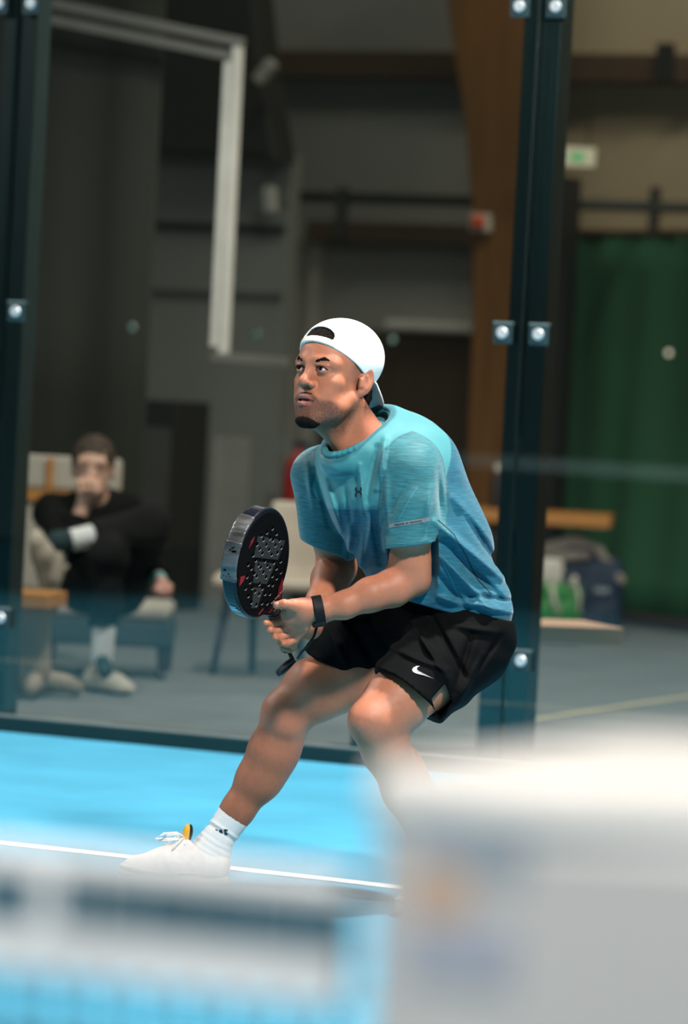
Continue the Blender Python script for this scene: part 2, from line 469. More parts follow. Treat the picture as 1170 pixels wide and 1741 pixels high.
for (x0, y0, y1, lab) in ((425, 84, 130, 'dark timber wall beam highest on the rear wall'), (520, 374, 408, 'dark timber wall beam just above the green curtain')):
    p = at_y(x0, y0, 9.75); q = at_y(1260, 0, 9.75); r0 = at_y(x0, y1, 9.75)
    t = boxo('wall_beam', (p[0], 9.75, r0[2]), (q[0], 9.98, p[2]), m_beam, None, 0.01)
    tag(t, lab, 'beam', 'timber beams on the rear wall')
    for xx in (1130,) if y0 < 100 else ():
        c = at_y(xx, 70, 9.7); boxo('beam_hanger', (c[0]-0.05, 9.7, r0[2]), (c[0]+0.05, 9.76, p[2]+0.06), m_duct, t)
p = at_y(470, 333, 9.7); q = at_y(1260, 333, 9.7)
t = obj('wall_pipe', tube(bmesh.new(), [(p[0], 9.7, p[2]), (q[0], 9.7, p[2])], 0.035, 12), m_pipe, smooth=True)
tag(t, 'thin dark grey pipe running along the rear wall between two timber beams', 'pipe')
for xx in (583, 1115):
    c = at_y(xx, 333, 9.7); boxo('pipe_bracket', (c[0]-0.025, 9.66, c[2]-0.25), (c[0]+0.025, 9.73, c[2]+0.05), m_pipe, t)

# glulam portal column, curved at the haunch
t = yplate('glulam_column', [(735, -260), (752, -60), (772, 90), (792, 220), (801, 340), (803, 560), (792, 835), (782, 1088),
                             (868, 1088), (874, 835), (884, 560), (890, 340), (897, 150), (904, -60), (910, -260)], 9.0, 0.34, m_timber, bevel=0.01)
tag(t, 'brown glued timber column, curving outwards at the top, behind the right post', 'column')
c = at_y(815, 378, 8.95)
t = empty('alarm_beacon', c)
tag(t, 'small red alarm beacon fixed to the brown timber column', 'alarm')
obj('beacon_lens', lathe(bmesh.new(), [(0.045, 0), (0.045, 0.03), (0.03, 0.06), (0.008, 0.07)], 14, Matrix.Rotation(math.pi/2, 4, 'X')), mat('red_lens', (0.6, 0.09, 0.03), 0.3), t, smooth=True)
boxo('beacon_base', (-0.06, 0.0, -0.05), (0.06, 0.05, 0.05), m_pale, t)
t = ybox('steel_column', 927, 300, 951, 900, 9.2, 0.2, m_darksteel, tofloor=True)
tag(t, 'slim dark steel column at the left edge of the green curtain', 'column')

# left: black curtain, grey sliding door, duct, trunking, lockers
def folded(name, A, B, z0, z1, m, amp, n, thick=0.012, seed=0, parent=None):
    """hanging cloth from A to B (floor points) with soft folds"""
    rnd = random.Random(seed); A = Vector((A[0], A[1], 0)); B = Vector((B[0], B[1], 0))
    d = B-A; nrm = d.cross(Vector((0, 0, 1))).normalized()
    ph = [rnd.uniform(0, 6.28) for _ in range(4)]; bm = bmesh.new(); nz = 10; fr = []; bk = []
    for i in range(n+1):
        u = i/n; L = u*d.length
        for j in range(nz+1):
            w = j/nz
            a = amp*(0.6*math.sin(L*7+ph[0]+0.6*w)+0.4*math.sin(L*15+ph[1]+1.2*math.sin(w*2+ph[3]))+0.6*math.sin(L*3+ph[2]+2.2*w))*(1.0-0.35*w)
            p = A+d*u+nrm*a; z = z0+(z1-z0)*w
            fr.append(bm.verts.new((p.x, p.y, z))); bk.append(bm.verts.new((p.x-nrm.x*thick, p.y-nrm.y*thick, z)))
    f = lambda i, j: i*(nz+1)+j
    for i in range(n):
        for j in range(nz):
            bm.faces.new((fr[f(i, j)], fr[f(i+1, j)], fr[f(i+1, j+1)], fr[f(i, j+1)]))
            bm.faces.new((bk[f(i, j)], bk[f(i, j+1)], bk[f(i+1, j+1)], bk[f(i+1, j)]))
    for i in range(n):
        for j, s in ((0, 1), (nz, -1)):
            q = (fr[f(i, j)], bk[f(i, j)], bk[f(i+1, j)], fr[f(i+1, j)]); bm.faces.new(q if s > 0 else q[::-1])
    for i, s in ((0, 1), (n, -1)):
        for j in range(nz):
            q = (fr[f(i, j)], fr[f(i, j+1)], bk[f(i, j+1)], bk[f(i, j)]); bm.faces.new(q if s > 0 else q[::-1])
    bmesh.ops.recalc_face_normals(bm, faces=bm.faces)
    return obj(name, bm, m, parent, smooth=True)
a = at_y(-60, 700, 4.6); b = at_y(246, 700, 4.6)
t = folded('black_curtain', a, b, 0.0, 5.5, m_black, 0.03, 70, seed=4)
tag(t, 'tall black hanging curtain behind the seated person', 'curtain')
t = ybox('sliding_door', 236, 258, 486, 700, 8.5, 0.12, m_doorgrey, tofloor=True)
tag(t, 'tall grey sliding door right of the black curtain', 'door')
z = at_y(360, 386, 8.5)[2]; x0 = at_y(250, 386, 8.5)[0]; x1 = at_y(486, 386, 8.5)[0]
boxo('door_rail', (x0, 8.46, z-0.022), (x1, 8.5, z+0.022), m_duct, t)
z = at_y(360, 500, 8.5)[2]; boxo('door_rail', (x0, 8.48, z-0.02), (x1, 8.5, z+0.02), m_darkgrey, t)
t = yplate('air_duct', [(236, -160), (414, -160), (428, -20), (440, 100), (468, 275), (440, 264), (236, 258)], 8.2, 0.28, m_duct, bevel=0.02)
tag(t, 'black air duct above the grey sliding door', 'duct')
for (px, py, rz, lab) in ((452, 122, -0.7, 'small grey floodlight lamp beside the black air duct, upper one'), (461, 340, 0.15, 'small grey floodlight lamp below the black air duct, lower one')):
    c = at_y(px, py, 8.05); t = empty('wall_lamp', c); tag(t, lab, 'lamp', 'grey wall lamps')
    R = Matrix.Rotation(-rz, 3, 'Y')
    obj('lamp_head', box(bmesh.new(), (-0.035, -0.04, -0.075), (0.035, 0.03, 0.075), R), mat('lamp_grey', (0.33, 0.33, 0.30), 0.5), t, bevel=0.012)
    obj('lamp_bracket', tube(bmesh.new(), [(0, 0.02, 0), (0, 0.18, -0.02)], 0.012, 8), m_darksteel, t)
t = empty('cable_trunking'); tag(t, 'pale double cable trunking bending down and right on the grey door', 'trunking')
def ybar(name, p0, p1, Y, w, t_, m, par):
    a = at_y(*p0, Y); b = at_y(*p1, Y); d = Vector((b[0]-a[0], 0, b[2]-a[2])); n = Vector((-d.z, 0, d.x)).normalized()*w/2
    bm = bmesh.new(); A = Vector(a); B = Vector(b); q = [A-n, B-n, B+n, A+n]
    f = [bm.verts.new(v) for v in q]; k = [bm.verts.new(v+Vector((0, t_, 0))) for v in q]
    bm.faces.new(f); bm.faces.new(k[::-1])
    for i in range(4): bm.faces.new((f[i], k[i], k[(i+1) % 4], f[(i+1) % 4]))
    bmesh.ops.recalc_face_normals(bm, faces=bm.faces)
    return obj(name, bm, m, par, bevel=0.006)
m_dim = mat('grey_trunking', (0.20, 0.19, 0.17), 0.5)
ybar('channel', (400, 78), (375, 604), 4.3, 0.036, 0.06, m_pale, t)
ybar('channel', (385, 104), (361, 590), 4.3, 0.034, 0.05, m_pale, t)
ybar('top_channel', (60, 0), (408, 72), 4.3, 0.045, 0.06, m_dim, t)
ybar('top_channel', (60, 28), (396, 96), 4.3, 0.045, 0.05, m_dim, t)
ybar('bottom_channel', (357, 606), (484, 616), 4.3, 0.045, 0.06, m_dim, t)
t = ybox('cabinet', 232, 680, 294, 900, 7.25, 0.4, m_duct, tofloor=True)
tag(t, 'low black cabinet between the black curtain and the grey door', 'cabinet')
p = at_y(263, 800, 7.23); boxo('cabinet_door', (p[0]-0.08, 7.23, 0.08), (p[0]+0.08, 7.25, 1.0), m_darkgrey, t)
t = ybox('locker', 312, 742, 368, 900, 7.9, 0.4, mat('locker_grey', (0.26, 0.27, 0.26), 0.6), tofloor=True)
tag(t, 'narrow grey locker standing against the grey sliding door', 'locker')
p = at_y(340, 800, 7.88); boxo('locker_door', (p[0]-0.075, 7.88, 0.06), (p[0]+0.075, 7.9, 0.98), m_doorgrey, t)
c = on_floor(494, 1052); t = empty('fire_extinguisher', c); tag(t, 'red fire extinguisher standing beyond the pale shell chair', 'extinguisher')
m_red = mat('red_enamel', (0.35, 0.02, 0.02), 0.35)
obj('cylinder', lathe(bmesh.new(), [(0.06, 0.35), (0.08, 0.36), (0.08, 0.78), (0.065, 0.86), (0.03, 0.89), (0.025, 0.93)], 18), m_red, t, smooth=True)
obj('valve', box(bmesh.new(), (-0.03, -0.02, 0.93), (0.05, 0.02, 0.97)), m_darksteel, t)
obj('hose', tube(bmesh.new(), [(0.05, 0, 0.95), (0.1, 0, 0.9), (0.1, 0, 0.6)], 0.012, 8), m_darksteel, t)
obj('stand', lathe(bmesh.new(), [(0.11, 0.0), (0.11, 0.02), (0.02, 0.03), (0.02, 0.345)], 14), m_darksteel, t)

# green curtain on the right
P1 = on_floor(944, 1047); P2 = on_floor(1172, 1076); dv = (P2-P1); P3 = P1+dv*2.6
zt = at_y(945, 396, P1[1])[2]
t = folded('green_curtain', P1, P3, 0.05, zt, m_green, 0.035, 90, seed=11)
tag(t, 'dark green curtain closing the right side of the hall', 'curtain')
nd = np.array([dv[1], -dv[0], 0]); nd = nd/np.linalg.norm(nd)
if nd@(CAM-P1) < 0: nd = -nd
bm = bmesh.new(); tube(bm, [P1+nd*0.06+v3(0, 0, 0.05), P3+nd*0.06+v3(0, 0, 0.05)], 0.03, 10)
obj('hem_weight', bm, m_hem, t)
bm = bmesh.new(); tube(bm, [P1+v3(0, 0, zt), P3+v3(0, 0, zt)], 0.02, 10)
obj('curtain_rail', bm, m_beam, t)

# exit sign
e0 = unproj(914, 249, 23.0); e1 = unproj(1012, 283, 23.0)
cx_ = (e0+e1)/2; t = empty('exit_sign', cx_, -YAW*0+0.42); tag(t, 'green and white emergency exit sign half behind the right post', 'sign')
hw = 0.165; hh = 0.056
m_sgreen = mat('sign_green', (0.02, 0.30, 0.10), 0.5, emit=(0.02, 0.42, 0.13, 0.55))
m_swhite = mat('sign_white', (0.7, 0.65, 0.5), 0.5, emit=(0.75, 0.66, 0.45, 0.25))
boxo('sign_box', (-hw, 0, -hh), (hw, 0.05, hh), m_pale, t)
boxo('white_field', (-hw+0.005, -0.004, -hh+0.005), (hw-0.005, 0, hh-0.005), m_swhite, t, 0)
boxo('green_field', (-hw+0.005, -0.008, -hh+0.005), (-0.055, -0.004, hh-0.005), m_sgreen, t, 0)
prism_m = Matrix.Translation((0.065, -0.004, 0))@Matrix.Rotation(math.pi/2, 4, 'X')
obj('arrow', prism(bmesh.new(), [(-0.05, 0.014), (0.0, 0.014), (0.0, 0.036), (0.045, 0), (0.0, -0.036), (0.0, -0.014), (-0.05, -0.014)], 0.004, prism_m), m_sgreen, t)
bm = bmesh.new(); tube(bm, [(0, -0.010, 0.034), (0, -0.010, 0.032)], 0.009, 10)
for a, b in (((0, 0.02), (-0.008, -0.005)), ((-0.008, -0.005), (0.014, -0.02)), ((0.014, -0.02), (0.012, -0.042)), ((-0.008, -0.005), (-0.028, -0.038)), ((0, 0.018), (0.024, 0.004)), ((0, 0.018), (-0.022, 0.006))):
    tube(bm, [(a[0], -0.010, a[1]), (b[0], -0.010, b[1])], 0.006, 6)
bmesh.ops.translate(bm, verts=bm.verts, vec=(-0.108, 0, 0)); obj('running_figure', bm, m_swhite, t)
bm = bmesh.new()
for s in (-0.12, 0.12): tube(bm, [(s, 0.025, hh), (s, 0.025, 0.45)], 0.006, 6)
tube(bm, [(-0.12, 0.025, 0.45), (-0.12, 0.9, 0.45)], 0.006, 6); tube(bm, [(0.12, 0.025, 0.45), (0.12, 0.9, 0.45)], 0.006, 6)
obj('hanger', bm, m_darksteel, t)

# ================================================================== GLASS BACK WALL OF THE COURT
GH = 3.0
for k, (x0, lab) in enumerate(((-2, 'clear glass court panel left of the left steel post'), (0, 'clear glass court panel between the two steel posts behind the player'), (2, 'clear glass court panel right of the right steel post'))):
    p = boxo('glass_panel', (x0+0.006, 0.0, 0.06), (x0+1.994, 0.012, GH), m_glass, None, 0)
    tag(p, lab, 'glass panel', 'glass panels of the court back wall')
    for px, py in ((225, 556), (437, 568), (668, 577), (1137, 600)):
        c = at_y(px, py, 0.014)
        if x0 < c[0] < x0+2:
            obj('reflection_dot', lathe(bmesh.new(), [(0.022, 0), (0.022, 0.0015)], 24, Matrix.Translation((c[0], 0.0142, c[2]))@Matrix.Rotation(-math.pi/2, 4, 'X')), m_dot, p)  # small discs on the pane imitate round reflections in the glass
kb = empty('base_rail', (1, 0, 0)); tag(kb, 'dark teal base rail under the glass wall along the blue court', 'rail')
boxo('rail_body', (-3, -0.055, 0), (3.2, 0.07, 0.05), m_kerb, kb)
boxo('rail_cap', (-3, -0.05, 0.05), (3.2, -0.004, 0.058), m_kerbtop, kb)
HZ = (2.5517, 2.5517-1.0784, 2.5517-2*1.0784)
bolt_me = None
for x0, lab in ((0.0, 'dark steel wall post at the left edge of the picture'), (2.0, 'dark steel wall post right of the player')):
    t = empty('wall_post', (x0, 0.02, 0)); tag(t, lab, 'post', 'steel posts of the glass wall')
    boxo('tube', (-0.062, 0.0, 0), (-0.006, 0.10, 4.0), m_post, t, 0.006)
    boxo('tube', (0.006, 0.0, 0), (0.075, 0.10, 4.0), m_post, t, 0.006)
    boxo('web', (-0.02, 0.05, 0), (0.02, 0.09, 4.0), m_duct, t, 0)
    boxo('foot_sleeve', (-0.10, 0.012, 0), (-0.063, 0.11, 0.42), m_post, t, 0.006)
    boxo('foot_plate', (-0.14, -0.0, -0.002), (0.14, 0.2, 0.012), m_post, t, 0.003)
    for i, z in enumerate(HZ):
        for s in (-1, 1):
            cl = boxo('clip', (s*0.065-0.034, -0.034, z-0.036), (s*0.065+0.034, -0.022, z+0.034), m_clip, t, 0.003)
            boxo('clip_lip', (s*0.065-0.034, -0.036, z+0.03), (s*0.065+0.034, -0.0, z+0.037), m_kerbtop, cl, 0.001)
            bo = obj('bolt', lathe(bmesh.new(), [(0.0195, 0), (0.0195, 0.004), (0.016, 0.008), (0.007, 0.0085), (0.006, 0.005)], 20, Matrix.Rotation(math.pi/2, 4, 'X')), m_bolt, cl, loc=(s*0.065, -0.034, z), smooth=False)

# ================================================================== FURNITURE BEHIND THE GLASS
# small pedestal table, left
m_ped = mat('taupe_steel', (0.34, 0.26, 0.19), 0.6)
c = on_floor(55, 1184); tt = empty('side_table', c, 0.3); tag(tt, 'small pine topped pedestal table beside the left post', 'table')
s_ = FOC/((c-CAM)@fw); zt_ = CAM[2]-(1003-640)/s_
boxo('table_top', (-0.30, -0.30, zt_-0.058), (0.115, 0.02, zt_), m_orange, tt, 0.006)
obj('pedestal', lathe(bmesh.new(), [(0.075, 0.03), (0.07, 0.12), (0.060, 0.3), (0.075, zt_-0.10), (0.09, zt_-0.06)], 14), m_ped, tt, smooth=True)
for a_ in (0.2, 1.8, 3.3, 4.9):
    obj('foot', tube(bmesh.new(), [(0, 0, 0.06), (0.13*math.cos(a_), 0.13*math.sin(a_), 0.055), (0.19*math.cos(a_), 0.19*math.sin(a_), 0.03)], [0.055, 0.040, 0.028], 8), m_ped, tt, smooth=True)
ob = obj('cup', lathe(bmesh.new(), [(0.022, 0), (0.03, 0.012), (0.033, 0.06), (0.030, 0.06), (0.027, 0.012)], 14), m_pale, loc=tuple(Vector(c)+Vector((-0.02, -0.16, zt_+0.001))), smooth=True)
tag(ob, 'small white cup on the pine topped pedestal table', 'cup')

# armchair under the seated person
m_cream = mat('cream_fabric', (0.52, 0.47, 0.40), 0.9, bump=0.2)
m_seatdark = mat('slate_fabric', (0.055, 0.075, 0.085), 0.9, bump=0.2)
m_legp = mat('stained_leg', (0.05, 0.03, 0.045), 0.5)
DC = 16.9                                     # distance of the armchair
def Q(px, py, d): return unproj(px, py, d)
base = on_floor(172, 1150); base = v3(base[0], base[1], 0)
ac = empty('armchair', base, -YAW); tag(ac, 'low cream backed lounge chair with slate front under the seated person', 'chair')
def rel(px, py, d):                            # -> chair frame (x right, y away, z)
    p = Q(px, py, d)-base; return v3(p[0]*_r[0]+p[1]*_r[1], -p[0]*_r[1]+p[1]*_r[0], p[2])
d0 = float((base-CAM)@fw)
xl, xr = rel(62, 1060, d0)[0], rel(291, 1060, d0)[0]
zs1, zs0 = rel(172, 1030, d0)[2], rel(172, 1097, d0)[2]
boxo('seat_base', (xl, -0.02, zs0), (xr, 0.55, zs1-0.05), m_seatdark, ac, 0.02)
boxo('seat_cushion', (xl+0.005, -0.03, zs1-0.05), (xr-0.005, 0.55, zs1+0.015), m_cream, ac, 0.03, seg=3)
for x in (xl+0.03, xr-0.03):
    for y in (0.02, 0.50): obj('leg', tube(bmesh.new(), [(x, y, 0), (x, y, zs0)], [0.018, 0.025], 10), m_legp, ac)
zb0, zb1 = rel(120, 1010, d0)[2], rel(120, 776, d0+0.6)[2]
xb0, xb1 = rel(30, 800, d0+0.55)[0], rel(207, 800, d0+0.55)[0]
zr = rel(100, 842, d0+0.55)[2]
boxo('back_cushion', (xb0, 0.56, zr+0.02), (xb1, 0.66, zb1), m_cream, ac, 0.02)
boxo('back_cushion', (xb0, 0.56, zs1+0.02), (xb1, 0.66, zr-0.02), m_cream, ac, 0.02)
boxo('back_rail', (xb0-0.01, 0.535, zr-0.028), (xb1, 0.56, zr+0.02), m_orange, ac, 0.004)
for px in (86,):
    x = rel(px, 800, d0+0.55)[0]; boxo('back_slat', (x-0.014, 0.535, zr+0.02), (x+0.014, 0.56, zb1-0.01), m_orange, ac, 0.004)
x = rel(200, 860, d0+0.5)[0]; boxo('back_slat', (x-0.02, 0.53, zs1), (x+0.02, 0.56, zr+0.02), m_orange, ac, 0.004)

# pale shell chair in the middle
c = on_floor(440, 1150); c = v3(c[0], c[1], 0); dch = float((c-CAM)@fw)
ch = empty('shell_chair', c, -YAW); tag(ch, 'pale shell chair with slim legs behind the racket', 'chair')
base = c
m_shell = mat('pale_shell', (0.66, 0.56, 0.46), 0.6)
m_leg1 = mat('plum_leg', (0.10, 0.055, 0.07), 0.5); m_leg2 = mat('teal_leg', (0.03, 0.05, 0.06), 0.5)
A0 = rel(462, 858, dch+0.3); A1 = rel(575, 990, dch+0.3)
S0 = rel(362, 978, dch); S1 = rel(545, 1003, dch)
ops = [('u', rbox(((A0[0]+A1[0])/2, 0.30, (A0[2]+A1[2])/2), ((A1[0]-A0[0])/2, 0.022, (A0[2]-A1[2])/2+0.02), 0.02, None), 0.0),
       ('u', rbox(((S0[0]+S1[0])/2, 0.08, (S0[2]+S1[2])/2), ((S1[0]-S0[0])/2, 0.24, 0.028), 0.025), 0.06)]
v, q = implicit(ops, 0.012)
npmesh('seat_shell', v, q, m_shell, ch)
zb = S1[2]+0.005
for (p0, p1, mm) in (((392, 1005), (360, 1170), m_leg1), ((431, 1010), (427, 1166), m_leg2), ((520, 1005), (552, 1172), m_leg1), ((505, 1010), (512, 1160), m_leg2)):
    a = rel(*p0, dch+(0.0 if mm is m_leg1 else 0.25)); b = rel(*p1, dch+(0.0 if mm is m_leg1 else 0.25))
    b[2] = 0; a[2] = zb
    obj('leg', tube(bmesh.new(), [b, a], [0.014, 0.022], 10), mm, ch, smooth=True)

# high table and low bench behind the right post
c = on_floor(905, 1076); dt = float((c-CAM)@fw)
tb = empty('pine_table', c, -YAW-0.1); tag(tb, 'long pine topped table behind the right post', 'table')
base = v3(c[0], c[1], 0)
p0 = rel(796, 862, dt); p1 = rel(1042, 868, dt); zt_ = p0[2]
boxo('table_top', (p0[0], -0.30, zt_-0.066), (p1[0], 0.25, zt_), m_orange, tb, 0.006)
for x in (rel(842, 900, dt)[0], rel(917, 900, dt)[0]):
    for y in (-0.15, 0.15): boxo('leg', (x-0.022, y-0.022, 0), (x+0.022, y+0.022, zt_-0.066), m_darksteel, tb)
pb = unproj(843, 870, dt-0.02)
bt = empty('bottle', (pb[0], pb[1], c[2]+zt_)); tag(bt, 'dark bottle with a pale cap on the pine table', 'bottle')
obj('bottle_body', lathe(bmesh.new(), [(0.032, 0), (0.034, 0.01), (0.034, 0.14), (0.022, 0.18), (0.016, 0.2)], 16), m_darksteel, bt, smooth=True)
obj('bottle_cap', lathe(bmesh.new(), [(0.018, 0.2), (0.018, 0.235), (0.012, 0.24)], 14), m_pale, bt, smooth=True)

db = 14.3; c = unproj(880, 1240, db); base = v3(c[0], c[1], 0)
bn = empty('bench', base, -YAW+0.30); tag(bn, 'low bench with a pale pinkish wood slab behind the right post', 'bench')
ztop = CAM[2]-(1068-690)/(FOC/db)
boxo('bench_slab', (-0.62, -0.05, ztop-0.060), (0.36, 0.36, ztop), m_pink, bn, 0.004)
for x in (-0.5, -0.03): boxo('leg', (x-0.03, 0.10, 0), (x+0.03, 0.26, ztop-0.06), m_darksteel, bn)

# bags on the floor by the curtain
def cloth_ops_bag(): pass
m_navy = mat('navy_nylon', (0.012, 0.035, 0.075), 0.6); m_jacket = mat('grey_jacket', (0.30, 0.27, 0.24), 0.9)
m_gbag = mat('green_bag', (0.03, 0.26, 0.06), 0.5); m_wbag = mat('white_bag', (0.66, 0.62, 0.56), 0.5); m_lbl = mat('bag_badge', (0.30, 0.36, 0.40), 0.5)
DB = 21.6
c = on_floor(985, 1083); DB = float((c-CAM)@fw); base = v3(c[0], c[1], 0)
sb = empty('sports_bag', base, -YAW); tag(sb, 'navy sports bag with pale badge on the floor by the green curtain', 'bag')
g = lambda px, py, dd=0.0: rel(px, py, DB+dd)
b0, b1 = g(935, 945), g(1058, 1045)
zc = (b0[2])/2
v, q = implicit([('u', rbox(((b0[0]+b1[0])/2, 0.1, zc+0.01), ((b1[0]-b0[0])/2, 0.16, zc), 0.07), 0), ('d', (nfield(30, 0.006, 3), None, None), 0)], 0.012)
npmesh('bag_body', v, q, m_navy, sb)
p = g(1022, 1003); boxo('badge', (p[0]-0.04, -0.075, p[2]-0.012), (p[0]+0.04, -0.055, p[2]+0.014), m_lbl, sb, 0.002)
bm = bmesh.new(); tube(bm, [(b0[0]+0.08, -0.02, b0[2]), (b0[0]+0.1, -0.05, b0[2]+0.05), (b0[0]+0.22, -0.05, b0[2]+0.05), (b0[0]+0.25, -0.02, b0[2])], 0.010, 8); obj('handle', bm, m_navy, sb, smooth=True)
P = lambda px, py, dd=0.0: g(px, py, dd)
v, q = implicit([('u', cap(P(930, 935, -0.02), P(975, 925, 0.05), 0.045, 0.05), 0.0), ('u', cap(P(975, 925, 0.05), P(1018, 940, 0), 0.05, 0.04), 0.03), ('u', cap(P(1018, 940, 0), P(1058, 988, -0.06), 0.032, 0.022), 0.02), ('u', cap(P(945, 945, -0.1), P(1000, 945, -0.1), 0.025, 0.025), 0.03), ('d', (nfield(55, 0.008, 6), None, None), 0)], 0.009)
t = npmesh('jacket', v, q, m_jacket); t.location = base; t.rotation_euler = (0, 0, -YAW)
tag(t, 'crumpled grey jacket thrown over the navy sports bag', 'jacket')
c2 = on_floor(945, 1092); D2 = float((c2-CAM)@fw); base = v3(c2[0], c2[1], 0)
g2 = lambda px, py: rel(px, py, D2)
gb = empty('carrier_bag', base, -YAW); tag(gb, 'green and white carrier bag beside the navy sports bag', 'bag')
a0, a1 = g2(900, 990), g2(988, 1045); a1[2] = 0
v, q = implicit([('u', rbox(((a0[0]+a1[0])/2, 0.05, (a0[2])/2), ((a1[0]-a0[0])/2, 0.08, a0[2]/2), 0.03), 0), ('d', (nfield(45, 0.006, 9), None, None), 0)], 0.009)
npmesh('bag_body', v, q, m_gbag, gb)
w0, w1 = g2(903, 955), g2(956, 990)
v, q = implicit([('u', rbox(((w0[0]+w1[0])/2, 0.06, (w0[2]+w1[2])/2), ((w1[0]-w0[0])/2, 0.06, (w0[2]-w1[2])/2+0.02), 0.02), 0), ('d', (nfield(60, 0.005, 2), None, None), 0)], 0.009)
npmesh('bag_top', v, q, m_wbag, gb)
bm = bmesh.new(); tube(bm, [g2(937, 993)+v3(0, -0.04, 0), g2(941, 1020)+v3(0, -0.045, 0), g2(950, 1043)+v3(0, -0.045, 0)], 0.014, 8); tube(bm, [g2(975, 985)+v3(0, -0.03, 0), g2(984, 1010)+v3(0, -0.045, 0), g2(984, 1042)+v3(0, -0.045, 0)], 0.010, 8); tube(bm, [g2(970, 985)+v3(0, -.03, 0), g2(978, 990)+v3(0, -.03, 0)], 0.03, 8)
obj('bag_strap', bm, m_wbag, gb, smooth=True)

# ================================================================== NET AND POST PAD IN THE FOREGROUND
m_band = mat('net_tape', (0.86, 0.85, 0.84), 0.7)
m_print = mat('tape_print', (0.045, 0.12, 0.16), 0.6, var=0.3, scale=9, stretch=(1, 1, 0.2))
m_cord = mat('net_cord', (0.012, 0.014, 0.018), 0.7)
NY = -10.0
def nz_(x): return 0.905+0.035*((x-1.0)/5.2)**2
net = empty('padel_net', (1.0, NY, 0)); tag(net, 'white taped net crossing the court in the blurred foreground', 'net')
xs = np.linspace(-4, 6.28, 60)
bm = bmesh.new(); rows = []
for x in xs:
    z = nz_(x); rows.append([bm.verts.new((x-1.0, y, zz)) for y, zz in ((-0.009, z-0.084), (-0.009, z-0.006), (-0.003, z), (0.003, z), (0.009, z-0.006), (0.009, z-0.084))])
for a, b in zip(rows, rows[1:]):
    for k in range(6): bm.faces.new((a[k], b[k], b[(k+1) % 6], a[(k+1) % 6]))
bmesh.ops.recalc_face_normals(bm, faces=bm.faces)
obj('top_band', bm, m_band, net)
for (px0, px1) in ((-40, 60), (100, 165), (172, 240), (246, 335), (340, 425), (430, 505), (510, 590)):
    x0, x1 = at_y(px0, 1550, NY-0.009)[0], at_y(px1, 1550, NY-0.009)[0]
    z0 = nz_((x0+x1)/2)-0.051; z1 = z0+0.036
    if px0 < 0: z1 -= 0.004
    boxo('band_print', (x0-1.0, -0.0102, z0), (x1-1.0, -0.009, z1), m_print, net, 0)
bm = bmesh.new()
for x in np.arange(-4, 6.28, 0.034):
    z = nz_(x)-0.08; box(bm, (x-1.0-0.0055, -0.0019, 0.01), (x-1.0+0.0055, 0.0019, z))
for z in np.arange(0.02, 0.83, 0.034):
    box(bm, (-5.0, -0.0018, z-0.0055), (5.28, 0.0018, z+0.0055))
tag(obj('net_mesh', bm, m_cord, net), kind='stuff')
m_pad = mat('pad_vinyl', (0.60, 0.585, 0.57), 0.45, var=0.04, scale=2)
m_padtop = mat('pad_top_vinyl', (0.92, 0.88, 0.83), 0.5)
m_adblue = mat('pad_print_blue', (0.38, 0.43, 0.48), 0.5, var=0.2, scale=5)
m_ador = mat('pad_print_orange', (0.62, 0.44, 0.33), 0.5)
YN = -10.14
pl = at_y(630, 1400, YN); pc = at_y(935, 1400, YN)
zt_ = at_y(800, 1320, YN)[2]
pd = empty('post_pad', (pl[0], YN, 0)); tag(pd, 'large white net post pad, out of focus in the right foreground', 'post pad')
wd_ = pc[0]-pl[0]
poly = [(0.0, 0.0), (wd_, 0.0), (wd_+0.14, 0.05), (wd_+0.17, 0.12), (wd_+0.17, 0.36), (wd_+0.12, 0.42), (0.04, 0.42), (0.0, 0.38)]
obj('pad_body', prism(bmesh.new(), poly, zt_-0.03), m_pad, pd, bevel=0.012)
cpoly = [(x+(-0.004 if x < 0.02 else 0.004 if x > wd_ else 0), y+(-0.004 if y < 0.01 else 0.004)) for x, y in poly]
obj('pad_top', prism(bmesh.new(), cpoly, 0.035, Matrix.Translation((0, 0, zt_-0.034))), m_padtop, pd, bevel=0.012, seg=3)
def padp(px, py): q = at_y(px, py, YN); return q[0]-pl[0], q[2]
a = padp(705, 1478); b = padp(900, 1398); boxo('blue_print', (a[0], -0.002, a[1]), (b[0], 0.0, b[1]), m_adblue, pd, 0)
a = padp(735, 1560); b = padp(905, 1490); 
a = padp(750, 1520); obj('orange_print', lathe(bmesh.new(), [(0.020, 0), (0.020, 0.002)], 20, Matrix.Translation((a[0], -0.0005, a[1]))@Matrix.Rotation(math.pi/2, 4, 'X')), m_ador, pd)
a = padp(690, 1660); b = padp(880, 1575); boxo('blue_print', (a[0], -0.002, a[1]), (b[0], 0.0, b[1]), mat('pad_print_pale', (0.42, 0.45, 0.52), 0.5), pd, 0)

# ================================================================== THE PLAYER
D0 = 10.0                                    # distance of the player's reference plane from the camera
g0 = unproj(640, 1500, D0); PO = v3(g0[0], g0[1], 0.0)
def J(px, py, w=0.0):
    """joint seen at (px, py), w metres in front of the reference plane -> player frame (x right, y away, z up)"""
    p = unproj(px, py, D0-w)-PO
    return v3(p[0]*_r[0]+p[1]*_r[1], -p[0]*_r[1]+p[1]*_r[0], p[2])
def place(o): o.location = PO; o.rotation_euler = (0, 0, -YAW); return o
def chain(pts, k, first_k=None):
    out = []
    for i in range(len(pts)-1):
        out.append(('u', cap(pts[i][0], pts[i+1][0], pts[i][1], pts[i+1][1]), (k if i else (first_k if first_k is not None else k))))
    return out

